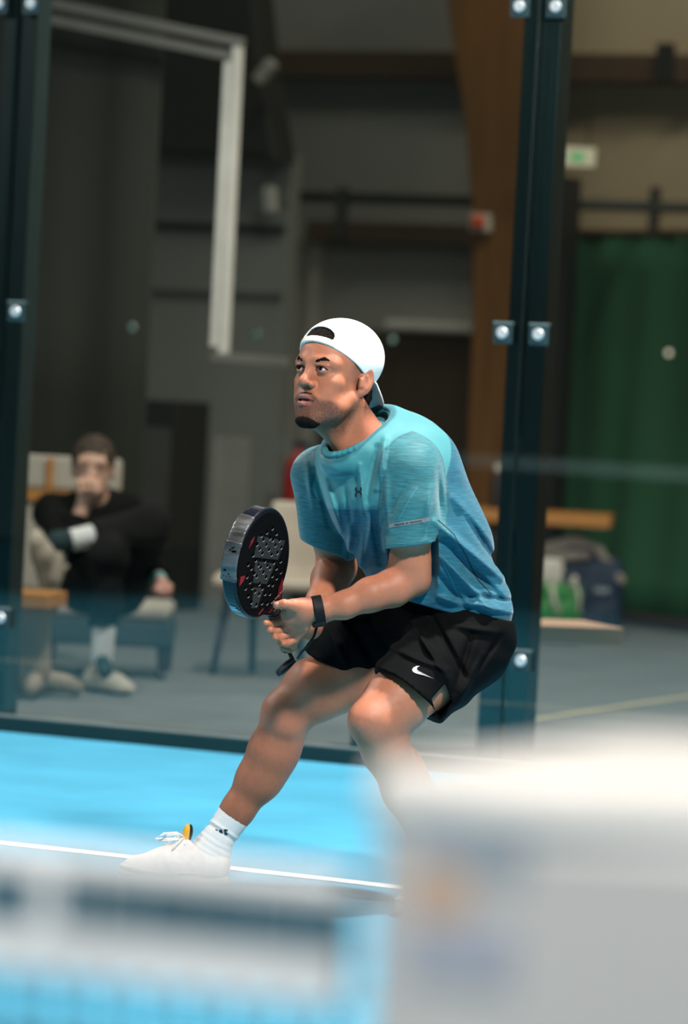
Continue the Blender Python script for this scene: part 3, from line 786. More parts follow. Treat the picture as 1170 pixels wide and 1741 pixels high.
# ---- head frame: rows are left, forward, up
HK = 1.05
HC = J(569, 639.5, 0.07)
psi, th, rl = math.radians(40), math.radians(10), math.radians(0)
f0 = v3(-math.sin(psi), -math.cos(psi), 0)
HL = v3(math.cos(psi), -math.sin(psi), 0)
HF = f0*math.cos(th)+v3(0, 0, 1)*math.sin(th)
HU = v3(0, 0, 1)*math.cos(th)-f0*math.sin(th)
HR = np.array([HL, HF, HU])
def hp(l, f, u): return HC+HK*(HL*l+HF*f+HU*u)
def hw(prim): return toworld(prim, HC, HR, HK)
def hloc(v): return ((v-HC)@HR.T)/HK           # -> (l, f, u)
EYE = (0.0325, 0.079, 0.0)
head_ops = [
    ('u', hw(ell((0, -.012, .045), (.0765, .098, .084))), 0.0),
    ('u', hw(ell((0, .025, .030), (.066, .071, .072))), 0.03),      # forehead
    ('u', hw(ell((0, .025, -.045), (.056, .058, .070))), 0.03),     # mid face
    ('u', hw(ell((0, .025, -.078), (.046, .050, .046))), 0.025),    # lower face
]
for s in (-1, 1):
    head_ops += [
        ('u', hw(cap((s*.060, -.002, -.052), (s*.046, .030, -.083), .017, .018)), 0.03),
        ('u', hw(cap((s*.046, .030, -.083), (s*.016, .064, -.108), .018, .016)), 0.025),
        ('u', hw(ell((s*.044, .052, -.026), (.022, .022, .018))), 0.024),   # cheekbone
        ('u', hw(ell((s*.036, .056, -.056), (.020, .020, .026))), 0.022),   # cheek
        ('u', hw(cap((s*.052, .068, .016), (s*.016, .089, .018), .010, .010)), 0.018),  # brow ridge
    ]
head_ops += [
    ('u', hw(cap((-.012, .066, -.110), (.012, .066, -.110), .017)), 0.022),  # chin
    ('u', hw(ell((0, .0735, -.074), (.034, .020, .026))), 0.02),    # muzzle
]
for s in (-1, 1):
    head_ops += [
        ('s', hw(ell((s*.034, .101, .001), (.0185, .020, .0125))), 0.014),
        ('u', hw(sph((s*EYE[0], EYE[1], EYE[2]), .0142)), 0.006),
        ('u', hw(cap((s*.020, .091, .0085), (s*.046, .083, .0085), .0035, .003)), 0.006),  # lid fold
    ]
head_ops += [
    ('u', hw(cap((0, .089, .010), (0, .100, -.022), .0072, .0085)), 0.014),
    ('u', hw(sph((0, .1045, -.034), .0115)), 0.012),
]
for s in (-1, 1):
    head_ops += [
        ('u', hw(ell((s*.0150, .0920, -.038), (.0082, .0120, .0082))), 0.006),
        ('s', hw(ell((s*.0078, .1025, -.0458), (.0042, .0062, .0040))), 0.003),
        ('s', hw(ell((s*EYE[0]+s*.0008, EYE[1]+.0175, EYE[2]-0.0006), (.0158, .0125, .0049))), 0.0025),   # eye opening
    ]
# lips
def lipcurve(pts, r, k): 
    return [('u', hw(cap(pts[i], pts[i+1], r[i], r[i+1])), k) for i in range(len(pts)-1)]
head_ops += lipcurve([(-.030, .0765, -.0755), (-.014, .0895, -.0700), (-.005, .0935, -.0675), (0, .0930, -.069), (.005, .0935, -.0675), (.014, .0895, -.0700), (.030, .0765, -.0755)], [.002, .0045, .0055, .0052, .0055, .0045, .002], 0.004)
head_ops += lipcurve([(-.027, .0780, -.0780), (-.012, .0885, -.0828), (0, .0910, -.0840), (.012, .0885, -.0828), (.027, .0780, -.0780)], [.002, .0055, .0065, .0055, .002], 0.004)
head_ops += [('s', hw(cap(p, q, .0026)), 0.0015) for p, q in (((-.027, .0790, -.0768), (-.010, .0930, -.0760)), ((-.010, .0930, -.0760), (.010, .0930, -.0760)), ((.010, .0930, -.0760), (.027, .0790, -.0768)))]
for s in (-1, 1):   # ears
    ax = [(1, -.35*s*s, 0) if s > 0 else (1, .35, 0), (.35, 1, 0) if s > 0 else (-.35, 1, 0), (0, 0, 1)]
    tilt = 0.18
    head_ops += [
        ('u', hw(ell((s*.079, -.022, -.006), (.0075, .0185, .033), [(1, s*.42, 0), (-s*.42, 1, tilt), (s*.05, -tilt, 1)])), 0.006),
        ('s', hw(ell((s*.0895, -.019, -.001), (.0075, .0115, .021), [(1, s*.42, 0), (-s*.42, 1, tilt), (s*.05, -tilt, 1)])), 0.004),
        ('u', hw(cap((s*.078, -.004, -.004), (s*.078, -.006, -.020), .0045, .0055)), 0.005),
        ('u', hw(cap((s*.0815, -.020, .006), (s*.0815, -.025, -.012), .003, .003)), 0.005),
        ('u', hw(ell((s*.0755, -.012, -.035), (.0055, .009, .010))), 0.006),
    ]
NB = J(622, 752, 0.03)
head_ops += [
    ('u', cap(hp(0, -.028, -.055), NB, .057, .055), 0.028),
    ('u', cap(hp(.050, -.035, -.06), J(606, 765, .06), .016, .012), 0.03),     # neck muscle
    ('u', cap(hp(0, .02, -.10), J(600, 780, .05), .030, .026), 0.03),
]

# ---- torso frame
pt = math.radians(43)
TF = v3(-math.sin(pt), -math.cos(pt), 0); TL0 = v3(math.cos(pt), -math.sin(pt), 0)
NK = J(628, 728, .02); PEL = J(790, 1062, -.10)
TA = unit(NK-PEL); TL = unit(TL0-TA*(TL0@TA)); TFw = np.cross(TL, TA); TFw = TFw if TFw@TF > 0 else -TFw
TAX = [TL, TFw, TA]
S_L = J(697, 800, .13); S_R = J(541, 806, -.09)
E_L = J(700, 983, .10); W_L = J(545, 1036, .155)
E_R = J(573, 965, -.20); W_R = J(527, 1066, .00)
H_L = J(790, 1092, -.03); H_R = J(748, 1087, -.20)
K_L = J(640, 1226, .20); A_L = J(742, 1478, .02)
K_R = J(489, 1213, -.18); A_R = J(361, 1440, -.22)

arm_ops = []
arm_ops += chain([(S_L, .056), (J(700, 890, .13), .052), (J(697, 960, .105), .045), (E_L, .042)], .03)
arm_ops += chain([(E_L, .040), (J(668, 1000, .115), .0435), (J(630, 1011, .135), .0395), (J(585, 1029, .15), .031), (W_L, .0255)], .02)
arm_ops += [('u', sph(J(712, 992, .075), .024), .025), ('u', cap(W_L+v3(0, .012, .0), J(585, 1029, .138), .020, .027), .015)]
arm_ops += chain([(S_R, .055), (J(560, 890, -.15), .052), (E_R, .046)], .03)
arm_ops += chain([(E_R, .047), (J(562, 985, -.15), .046), (J(545, 1025, -.07), .035), (W_R, .027)], .02)
body_core = [('u', cap(NK-TA*.09, PEL, .06, .09), 0), ('u', cap(S_L, NK-TA*.06, .048, .04), .04), ('u', cap(S_R, NK-TA*.06, .045, .04), .04),
             ('u', cap(PEL, H_L, .07, .07), .05), ('u', cap(PEL, H_R, .07, .07), .05)]
leg_ops = chain([(H_R, .080), (J(612, 1143, -.185), .084), (J(536, 1173, -.18), .074), (K_R, .056)], .04)
leg_ops += [('u', sph(J(477, 1209, -.152), .036), .045), ('u', sph(J(484, 1236, -.145), .024), .04)]
leg_ops += chain([(K_R, .053), (J(461, 1276, -.19), .053), (J(437, 1324, -.205), .048), (J(405, 1376, -.215), .038), (A_R, .036)], .03)
leg_ops += [('u', ell(J(471, 1294, -.215), (.038, .048, .095), [unit(v3(1, 0, -.52)), v3(0, 1, 0), unit(v3(.52, 0, 1))]), .05)]
leg_ops += chain([(H_L, .080), (J(720, 1150, .10), .082), (J(672, 1195, .165), .074), (K_L, .060)], .03)
leg_ops += [('u', sph(J(621, 1225, .235), .036), .035), ('u', sph(J(628, 1252, .225), .024), .025)]
leg_ops += chain([(K_L, .058), (J(656, 1275, .17), .054), (J(690, 1345, .115), .052), (J(728, 1430, .05), .038), (A_L, .036)], .03)
leg_ops += [('u', ell(J(694, 1320, .09), (.045, .045, .085), [v3(1, 0, .3), v3(0, 1, 0), v3(-.3, 0, 1)]), .04)]

# ---- hands
RC = J(447, 958, .25)                         # racket face centre
RA = unit(v3(-.235, -.745, .625)); RB = v3(.389, .497, .776); RB = unit(RB-RA*(RB@RA)); RN = np.cross(RB, RA)
RN = RN if RN[1] < 0 else -RN                 # visible face normal (towards the camera)
def rk(a, b, n=0.0): return RC+RA*a+RB*b+RN*n
def hand_left():
    o = []
    o += [('u', cap(W_L, J(516, 1040, .16), .026, .027), .02)]
    o += [('u', ell(J(507, 1046, .155), (.043, .021, .035), [unit(v3(1, .1, -.25)), unit(v3(-.1, 1, .15)), v3(.2, -.1, 1)]), .02)]
    o += [('u', cap(J(524, 1034, .16), J(500, 1030, .185), .021, .0165), .018),            # thumb base
          ('u', cap(J(500, 1030, .185), J(483, 1027, .197), .0125, .0115), .01),
          ('u', cap(J(483, 1027, .197), J(470, 1029, .195), .0115, .0095), .004)]
    F = [([(502, 1042, .150), (478, 1056, .128), (460, 1061, .150), (452, 1060, .168)], .0098),
         ([(506, 1052, .152), (484, 1068, .130), (466, 1074, .145), (459, 1072, .162)], .0100),
         ([(512, 1061, .150), (491, 1078, .128), (474, 1085, .140), (468, 1084, .156)], .0096),
         ([(519, 1068, .145), (503, 1087, .122), (488, 1094, .132), (482, 1094, .146)], .0085)]
    for pts, r in F:
        P_ = [J(*p) for p in pts]
        o += [('u', cap(P_[0], P_[1], r*1.12, r*1.05), .010), ('u', cap(P_[1], P_[2], r*1.02, r*.95), .003), ('u', cap(P_[2], P_[3], r*.95, r*.82), .003)]
    return o
def hand_right():
    o = []
    g0_ = rk(-.25, 0)                         # grip centre
    ax_ = -RA
    e1 = unit(v3(0, -1, 0)-ax_*(v3(0, -1, 0)@ax_)); e2 = np.cross(ax_, e1)
    if e2[0] > 0: e2 = -e2                    # e1 to the camera, e2 to image left
    def gp(t, ang, r): a = math.radians(ang); return rk(-t, 0)+(e1*math.cos(a)+e2*math.sin(a))*r
    pc = gp(.242, 215, .036)
    o += [('u', cap(W_R, gp(.258, 235, .040), .027, .026), .02), ('u', cap(gp(.240, 215, .034), gp(.296, 205, .034), .019, .017), .02),
          ('u', cap(gp(.240, 240, .034), gp(.290, 240, .036), .020, .018), .02), ('u', cap(gp(.245, 180, .030), gp(.308, 175, .030), .013, .012), .02)]
    for i, (t, r) in enumerate(((.245, .0098), (.268, .0100), (.291, .0096), (.313, .0086))):
        q = [gp(t, 178, .031), gp(t+.002, 118, .0285), gp(t+.003, 70, .027), gp(t+.003, 18, .0255), gp(t+.001, -22, .0245)]
        for j in range(4): o.append(('u', cap(q[j], q[j+1], r*(1.12-.07*j), r*(1.05-.07*j)), .010 if j == 0 else .0025))
    o += [('u', cap(gp(.258, 262, .036), gp(.262, 300, .034), .017, .0135), .015), ('u', cap(gp(.262, 300, .034), gp(.284, 340, .030), .0125, .0115), .006), ('u', cap(gp(.284, 340, .030), gp(.302, 352, .029), .0115, .0095), .003)]
    return o
hand_ops = hand_left()+hand_right()
skin_ops = body_core+arm_ops+leg_ops+hand_ops+head_ops
SK = (0.45, 0.165, 0.090)
def skin_col(v):
    c = np.tile(np.array(SK), (len(v), 1))
    c *= (1+0.05*vnoise(v, 30, 1)+0.03*vnoise(v, 90, 2))[:, None]
    # ruddier knees, elbows and hands
    for p, r, w in ((J(475, 1212, -.15), .06, .45), (J(618, 1232, .24), .065, .45), (J(712, 995, .08), .05, .35), (J(500, 1040, .16), .07, .25), (J(470, 1029, .2), .022, .5)):
        dd = np.linalg.norm(v-p, axis=1); c = mixc(c, (.46, .17, .11), w*np.exp(-(dd/r)**2))
    # sparse leg hair darkens the shins
    h = hloc(v); l, f, u = h[:, 0], h[:, 1], h[:, 2]; al = np.abs(l)
    hd = (np.linalg.norm(v-HC, axis=1) < .20)
    # lips
    lip = hd*np.exp(-(np.abs(u+.0830)/.0062)**4)*np.exp(-(l/.025)**4)*(f > .075)
    c = mixc(c, (.50, .14, .135), .85*lip)
    lip = hd*np.exp(-(np.abs(u+.0700+.004*(l/.03)**2)/.0048)**4)*np.exp(-(l/.028)**4)*(f > .074)
    c = mixc(c, (.24, .09, .09), .8*lip)
    # eyelid rims, eye-socket shade put into the colour, inside of the mouth
    for s in (-1, 1):
        lid = hd*np.exp(-(((l-s*.0328)/.0165)**2+((u-.0058)/.0026)**2)**2)*(f > .07)
        c = mixc(c, (.05, .025, .02), .75*lid)
        sh = hd*np.exp(-(((l-s*.034)/.021)**2+((u-.003)/.016)**2)**2)*(f > .06)
        c = mixc(c, (.30, .12, .085), .35*sh)
    slit = hd*np.exp(-((u+.0760)/.0034)**4)*(al < .027)*(f > .072)
    c = mixc(c, (.05, .015, .015), .8*slit)
    ear = hd*(al > .073)*sstep(.0, -.01, f)
    c = mixc(c, (.55, .20, .14), .4*ear)
    return np.clip(c, 0, 1)
def stubble(v):
    h = hloc(v); l, f, u = h[:, 0], h[:, 1], h[:, 2]; al = np.abs(l)
    hd = (np.linalg.norm(v-HC, axis=1) < .20)*1.0
    n2 = vnoise(v, 60, 8)
    jaw = sstep(-.062, -.088, u-.010*n2-.20*np.clip(.03-f, 0, .1))*sstep(-.028, -.008, f)*sstep(-.165, -.125, u)
    jaw = jaw*(1-np.exp(-(al/.018)**2)*(u > -.088))
    side = sstep(.010, -.012, f)*sstep(-.035, -.012, f)*sstep(-.09, -.06, u)*sstep(.012, -.02, u)*(al > .05)
    mo = np.exp(-((u+.0580+.014*(al/.03)**2)/.0065)**2)*(al < .037)*(f > .062)
    mo2 = np.exp(-((al-.035)/.0065)**2)*sstep(-.108, -.092, u)*sstep(-.064, -.074, u)*(f > .048)
    tm = sstep(.036, .010, f)*sstep(-.006, .030, u)*(al > .045)*sstep(-.10, -.04, f)
    bk = sstep(-.028, -.045, f)*sstep(-.105, -.055, u)
    def shin(A, B):
        ba = B-A; t = np.clip(((v-A)@ba)/(ba@ba), 0, 1); d = np.linalg.norm(v-A-t[:, None]*ba, axis=1); return sstep(.12, .08, d)*sstep(.02, .25, t)*sstep(1.0, .8, t)
    legs = .24*np.maximum(shin(K_R, A_R), shin(K_L, A_L))
    return np.clip(legs, 0, 1)*(1-hd)+hd*np.clip(np.maximum.reduce([.80*jaw, .35*side, .9*mo, .6*mo2, .85*tm, .95*bk]), 0, 1)
def mat_skin(name):
    m = mat_attr(name, 0.52, 0.34, sss=0.10, bump=0.12, bscale=500, noise=0.05, nscale=90)
    nt = m.node_tree; N, L = nt.nodes, nt.links; b = N['Principled BSDF']
    src = b.inputs['Base Color'].links[0].from_socket
    at = N.new('ShaderNodeAttribute'); at.attribute_name = 'Stubble'
    tc = N.new('ShaderNodeTexCoord'); nz = N.new('ShaderNodeTexNoise'); nz.inputs['Scale'].default_value = 420; nz.inputs['Detail'].default_value = 2
    L.new(tc.outputs['Object'], nz.inputs['Vector'])
    mr = N.new('ShaderNodeMapRange'); mr.inputs['From Min'].default_value = .35; mr.inputs['From Max'].default_value = .65; mr.inputs['To Min'].default_value = .55; mr.inputs['To Max'].default_value = 1.05
    L.new(nz.outputs['Fac'], mr.inputs['Value'])
    mu = N.new('ShaderNodeMath'); mu.operation = 'MULTIPLY'; mu.use_clamp = True
    L.new(at.outputs['Fac'], mu.inputs[0]); L.new(mr.outputs['Result'], mu.inputs[1])
    mx = N.new('ShaderNodeMix'); mx.data_type = 'RGBA'
    L.new(mu.outputs[0], mx.inputs[0]); L.new(src, mx.inputs[6]); mx.inputs[7].default_value = (.022, .014, .011, 1)
    L.new(mx.outputs[2], b.inputs['Base Color'])
    return m
m_skin = mat_skin('skin')
# coarse body plus finer head and hands, one object
hz0 = NB[2]-.012
fine = [(v3(HC[0]-.17, HC[1]-.17, hz0), v3(HC[0]+.17, HC[1]+.17, HC[2]+.17), .0021)]
hl = [J(440, 1015, .16), J(545, 1125, .02)]
hlo = np.min(hl, 0)-v3(.005, .07, .005); hhi = np.max(hl, 0)+v3(.0, .07, .005)
fine.append((hlo, hhi, .0023))
vs, qs, off = [], [], 0
d_, ax_ = None, None
us = [o[1] for o in skin_ops if o[0] == 'u']
lo_ = np.min([p[1] for p in us], 0)-.02; hi_ = np.max([p[2] for p in us], 0)+.02
d_, ax_ = evalf(skin_ops, lo_, hi_, .005); v, q = surfnet(d_, ax_); v = relax(v, q, 2); del d_
ctr = v[q].mean(1)
keep = np.ones(len(q), bool)
for a, b, h in fine: keep &= ~np.all((ctr > a+.004) & (ctr < b-.004), axis=1)
vs.append(v); qs.append(q[keep]); off = len(v)
for a, b, h in fine:
    d_, ax_ = evalf(skin_ops, a-2*h, b+2*h, h); v, q = surfnet(d_, ax_); v = relax(v, q, 2); del d_
    vs.append(v); qs.append(q+off); off += len(v)
player = npmesh('person', np.concatenate(vs), np.concatenate(qs), m_skin, None, skin_col, {'Stubble': stubble})
place(player)
tag(player, 'person lunging in a teal shirt, black shorts and white backwards cap, holding a racket', 'person')

# ---- thumb nail of the near hand
v, q = implicit([('u', ell(J(471, 1027.5, .2035), (.0062, .0022, .0048), [unit(v3(1, .1, .05)), unit(v3(-.1, 1, .35)), v3(0, -.35, 1)]), 0)], .0010)
npmesh('thumb_nail', v, q, mat('nail', (.60, .33, .27), .3), player)
# ---- eyes
for s in (-1, 1):
    c0 = hp(s*EYE[0], EYE[1], EYE[2]); gz = unit(HF*1.0+HL*(-.14)+HU*.02)
    v, q = implicit([('u', sph(c0, .0126*HK), 0)], .0011, it=0)
    def ecol(v, c0=c0):
        dirs = (v-c0)/np.linalg.norm(v-c0, axis=1)[:, None]; a = np.degrees(np.arccos(np.clip(dirs@gz, -1, 1)))
        c = np.tile(np.array((.62, .58, .55)), (len(v), 1)); c = mixc(c, (.016, .009, .006), sstep(34, 31, a)); c = mixc(c, (.003, .003, .003), sstep(13, 11, a)); return c
    npmesh('eye', v, q, mat_attr('eyeball', .08, .6, noise=0.0), player, ecol)
# ---- eyebrows, moustache, chin beard: short thick hair with a broken surface
m_hair = mat('dark_hair', (0.010, 0.007, 0.006), 0.9, var=0.4, scale=90, bump=0.6, bscale=500, spec=0.08)
def hairmesh(name, ops, h=.0018, amp=.0012, fr=900, seed=3):
    v, q = implicit(ops+[('d', (nfield(fr, amp, seed), None, None), 0)], h, it=1)
    return npmesh(name, v, q, m_hair, player)
for s in (-1, 1):
    hairmesh('eyelash', [('u', hw(cap(p, q, .0011, .0011)), .001) for p, q in (((s*.0185, .0890, .0000), (s*.0250, .0935, .0038)), ((s*.0250, .0935, .0038), (s*.0330, .0945, .0047)), ((s*.0330, .0945, .0047), (s*.0410, .0905, .0035)), ((s*.0410, .0905, .0035), (s*.0485, .0835, -.0008)))], .0010, .0001)
    hairmesh('eyebrow', [('u', hw(ell((s*.018, .0945, .0175), (.010, .0038, .0046))), 0), ('u', hw(cap((s*.020, .0945, .0185), (s*.038, .0890, .0230), .0042, .0042)), .003), ('u', hw(cap((s*.038, .0890, .0230), (s*.060, .0715, .0160), .0040, .0028)), .003)], .0014, .0006)
hairmesh('chin_beard', [('u', hw(ell((0, .070, -.122), (.029, .022, .0150))), 0), ('u', hw(cap((.014, .068, -.120), (.036, .046, -.107), .012, .0085)), .012), ('u', hw(cap((-.014, .068, -.120), (-.036, .046, -.107), .012, .0085)), .012),
                        ('u', hw(cap((0, .0835, -.0955), (0, .080, -.106), .0045, .006)), .006)], .0018, .0014)
for s in (-1, 1):
    hairmesh('moustache', [('u', hw(cap((s*.002, .0925, -.0590), (s*.016, .0877, -.0612), .0022, .0027)), 0), ('u', hw(cap((s*.016, .0877, -.0612), (s*.0345, .0742, -.0760), .0027, .0022)), .003)], .0012, .0007)
# ---- hair under the cap and at the nape
hairmesh('hair', [('u', hw(ell((0, -.010, .046), (.0812, .1058, .0868))), 0), ('i', hw((lambda X, Y, Z: -(Z-(.022+.44*Y)) , v3(-.1, -.2, -.1), v3(.1, .2, .2)) ), .0),
                  ], .0025, .0016, 500, 5)
hairmesh('nape_hair', [('u', hw(ell((0, -.060, -.030), (.060, .046, .050))), 0)], .0025, .0016, 500, 6)

# ---- cap worn backwards
m_cap = mat('white_cotton', (0.86, 0.85, 0.83), 0.85, var=0.02, scale=20, bump=0.15, bscale=600)
m_strap = mat('ivory_strap', (0.80, 0.76, 0.66), 0.6, var=0.03)
PLN = lambda X, Y, Z: Z-(.0160+.455*Y)          # signed height over the cap edge
def crown(X, Y, Z):
    c = ell((0, -.012, .046), (.0862, .1125, .0895))[0](X, Y, Z)
    c2 = ell((0, -.030, .060), (.080, .088, .073))[0](X, Y, Z)
    c = smin(c, c2, .02)
    sh = np.maximum(c, -(c+.0042))
    sh = np.maximum(sh, -PLN(X, Y, Z))
    arch = np.maximum(ell((0, .098, .0760), (.048, .060, .0270))[0](X, Y, Z), -(PLN(X, Y, Z)-.0180))
    sh = np.maximum(sh, -arch)
    ang = np.arctan2(X, Y+.012)                 # panel seams
    seam = np.minimum(np.abs(np.sin(ang*3)), 1)*.11
    return sh+.0009*np.exp(-(seam/.0035)**2)
b_ = (v3(-.105, -.14, -.07), v3(.105, .125, .17))
d_, ax_ = evalf([('u', toworld((crown, b_[0], b_[1]), HC, HR, HK), 0)], *[np.array(z) for z in ( (HC-.18), (HC+.19))], .0019)
v, q = surfnet(d_, ax_); v = relax(v, q, 2); del d_
cap_o = npmesh('cap', v, q, m_cap, player)
def strapf(X, Y, Z):
    c = ell((0, -.012, .046), (.0880, .1140, .0910))[0](X, Y, Z)
    s = np.maximum(c, -(c+.0040)); p = PLN(X, Y, Z)
    return np.maximum(np.maximum(s, np.maximum(p-.0165, -(p-.0005))), np.abs(X)-.052-(Y<0)*9)
def strapf2(X, Y, Z): return np.maximum(strapf(X, Y, Z), -Y)
v, q = implicit([('u', toworld((strapf2, v3(-.06, .03, .0), v3(.06, .12, .1)), HC, HR, HK), 0)], .0017)
npmesh('strap', v, q, m_strap, cap_o)
def brimf(X, Y, Z):
    dv_ = (0, -.72, -.69); nv_ = (0, -.69, .72)
    y, z = Y+.096, Z-.012
    s = y*dv_[1]+z*dv_[2]; n = y*nv_[1]+z*nv_[2]+5.5*X**2
    e = (np.sqrt((X/.074)**2+(np.maximum(s, -.02)/.088)**2)-1)*.06
    return np.maximum(np.maximum(np.abs(n)-.0022, e), -s-.012)
v, q = implicit([('u', toworld((brimf, v3(-.09, -.22, -.15), v3(.09, -.06, .04)), HC, HR, HK), 0)], .0018)
npmesh('brim', v, q, m_cap, cap_o)
v, q = implicit([('u', hw(ell((0, -.035, .1355), (.008, .008, .0045))), 0)], .0012); npmesh('button', v, q, m_cap, cap_o)

# ------------------------------------------------------------------ clothes of the player
from mathutils.bvhtree import BVHTree
def cut(prim, P, n):
    """keep the side of the plane that n points away from"""
    fn, lo, hi = prim; n = unit(n); P = np.asarray(P, float)
    return (lambda X, Y, Z: np.maximum(fn(X, Y, Z), (X-P[0])*n[0]+(Y-P[1])*n[1]+(Z-P[2])*n[2])), lo, hi
def plane(P, n):
    n = unit(n); P = np.asarray(P, float)
    return (lambda X, Y, Z: (X-P[0])*n[0]+(Y-P[1])*n[1]+(Z-P[2])*n[2]), None, None
def fold(a, b, amp, sig, w=.1, depth=.35):
    """ridge (amp > 0) or furrow of the cloth running from a to b (frame pixels), on the near side"""
    A = J(a[0], a[1], w); B = J(b[0], b[1], w); ba = v3(B[0]-A[0], 0, B[2]-A[2]); L2 = ba@ba
    def fn(X, Y, Z):
        x, z = X-A[0], Z-A[2]; t = np.clip((x*ba[0]+z*ba[2])/L2, 0, 1)
        d2 = (x-t*ba[0])**2+(z-t*ba[2])**2
        return -2.2*amp*np.exp(-d2/(.7*sig)**2)*(0.35+0.65*np.sin(np.pi*np.clip(t, .04, .96)))+0*Y
    amp *= 1.0
    m = 3*sig
    return ('d', (fn, np.minimum(A, B)-v3(m, depth, m), np.maximum(A, B)+v3(m, depth, m)), 0)
# shirt
c1 = J(572, 775, .13); c2 = J(648, 703, -.010); c3 = J(634, 725, .085); c4 = J(550, 738, .00)
RCn = (c1+c2)/2; a1 = (c1-c2)/2; a2 = (c3-c4)/2; a2 = a2-a1*(a2@a1)/(a1@a1); an = unit(np.cross(a1, a2))
if an[2] < 0: an = -an
def neckhole(X, Y, Z):
    x, y, z = X-RCn[0], Y-RCn[1], Z-RCn[2]
    p = (x*a1[0]+y*a1[1]+z*a1[2])/(a1@a1); q = (x*a2[0]+y*a2[1]+z*a2[2])/(a2@a2); n = x*an[0]+y*an[1]+z*an[2]
    return np.maximum((np.sqrt(p*p+q*q)-1)*.06, np.abs(n-.024)-.030)
SL_END = J(700, 905, .128); SR_END = J(556, 905, -.15)
slL = cap(S_L, SL_END+(SL_END-S_L)*.6, .076, .073); slR = cap(S_R, SR_END+(SR_END-S_R)*.6, .069, .064)
slL = cut(slL, J(697, 927, .13), v3(.18, 0, -.98)); slR = cut(slR, J(566, 938, -.15), v3(-.33, .1, -.94))
HEM = J(800, 1050, .0); HEMN = unit(v3(-.22, .0, -.97))
torso_ops = [
    ('u', ell(J(648, 835, .02), (.172, .118, .185), TAX), 0),
    ('u', ell(J(690, 800, -.03), (.165, .110, .150), TAX), .06),
    ('u', ell(J(716, 945, -.02), (.160, .128, .185), TAX), .06),
    ('u', ell(J(773, 1035, -.08), (.158, .130, .130), TAX), .05),
    ('u', ell(J(742, 905, -.05), (.140, .112, .170), TAX), .06),
    ('u', cap(RCn-an*.045, J(645, 800, .03), .062, .12), .05),
    ('u', cap(NK-an*.03, S_L+v3(.0, .02, -.005), .055, .062), .05), ('u', cap(NK-an*.03, S_R+v3(0, 0, -.005), .05, .055), .05)]
for i in range(14):
    t0, t1 = 2*math.pi*i/14, 2*math.pi*(i+1)/14
    p = lambda t: RCn-an*.022+1.0*(a1*math.cos(t)+a2*math.sin(t))
    torso_ops.append(('u', cap(p(t0), p(t1), .020), .03))
torso_ops.append(('u', cap(c2-an*.03, J(700, 760, -.05), .03, .06), .05))
TORSO_N = len(torso_ops)
shirt_ops = torso_ops+[('u', slL, .022), ('u', slR, .022)]
shirt_ops += [
    # chest: folds falling from the collar and shoulder
    fold((552, 815), (580, 905), .006, .011), fold((585, 825), (600, 900), -.004, .010), fold((612, 790), (618, 870), .007, .010), fold((640, 760), (622, 850), -.006, .010),
    fold((655, 745), (640, 830), .007, .010), fold((535, 800), (560, 900), -.005, .010), fold((520, 790), (532, 870), .004, .010), fold((600, 870), (590, 960), .005, .012),
    fold((632, 870), (648, 960), -.007, .013), fold((625, 880), (612, 965), .006, .011), fold((668, 850), (650, 900), -.005, .012),
    # belly and waist: folds drawn across from the hip
    fold((738, 885), (855, 985), .010, .013, .05), fold((745, 912), (850, 1015), -.009, .012, .05), fold((738, 932), (835, 1035), .010, .012, .05), fold((730, 960), (795, 1035), -.007, .012, .05),
    fold((790, 870), (845, 960), -.006, .013, .05), fold((770, 845), (826, 912), .004, .013, .05), fold((790, 1020), (868, 1040), .008, .010, .0), fold((800, 1008), (866, 1022), -.007, .009, .0), fold((740, 1012), (800, 1030), .006, .010, .05),
    # sleeve
    fold((705, 832), (678, 888), .0016, .009, .2), fold((690, 820), (665, 870), -.003, .008, .2), fold((735, 830), (720, 900), .004, .012, .2), fold((655, 800), (660, 900), .004, .011, .2), fold((745, 800), (750, 880), -.004, .011, .2),
    ('d', (nfield(38, .0022, 21), None, None), 0),
    ('s', cap(S_L*.35+SL_END*.65, SL_END+(SL_END-S_L)*1.2, .062, .066), .0), ('s', cap(S_R*.1+SR_END*.9, SR_END+(SR_END-S_R)*1.2, .050, .056), .0),
    ('s', (neckhole, RCn-.13, RCn+.13), .010),
    ('i', plane(HEM, HEMN), 0),
]
for i in range(28):
    t0, t1 = 2*math.pi*i/28, 2*math.pi*(i+1)/28
    p = lambda t: RCn+1.0*(a1*math.cos(t)+a2*math.sin(t))
    shirt_ops.append(('u', cap(p(t0), p(t1), .0062), .004))
ring_ops = shirt_ops[-28:]; shirt_ops = shirt_ops[:-28]
v, q = implicit(shirt_ops, .0038)
v_s, q_s = v, q
ftor = lambda v: np.min([o[1][0](v[:, 0], v[:, 1], v[:, 2]) for o in torso_ops], 0)
fsl = lambda v: np.minimum(slL[0](v[:, 0], v[:, 1], v[:, 2]), slR[0](v[:, 0], v[:, 1], v[:, 2]))
ZSEAM = J(600, 866, .12)[2]
def zones(v):
    slv = sstep(-.004, .004, ftor(v)-fsl(v))
    t = (v-PEL)@TA; fr = (v-J(690, 900, 0))@TF; lt = (v-J(690, 900, 0))@TL0
    upper = sstep(ZSEAM-.002, ZSEAM+.002, v[:, 2]-.05*(v[:, 0]-J(600, 866, .12)[0]))*sstep(.060, .066, fr+.50*(v[:, 2]-ZSEAM))
    p = v-RCn; pp = p@a1/(a1@a1); qq = p@a2/(a2@a2); rr = np.sqrt(pp**2+qq**2); ring = sstep(1.24, 1.19, rr)*(np.abs(p@an) < .05)
    return slv, upper*(1-slv), ring
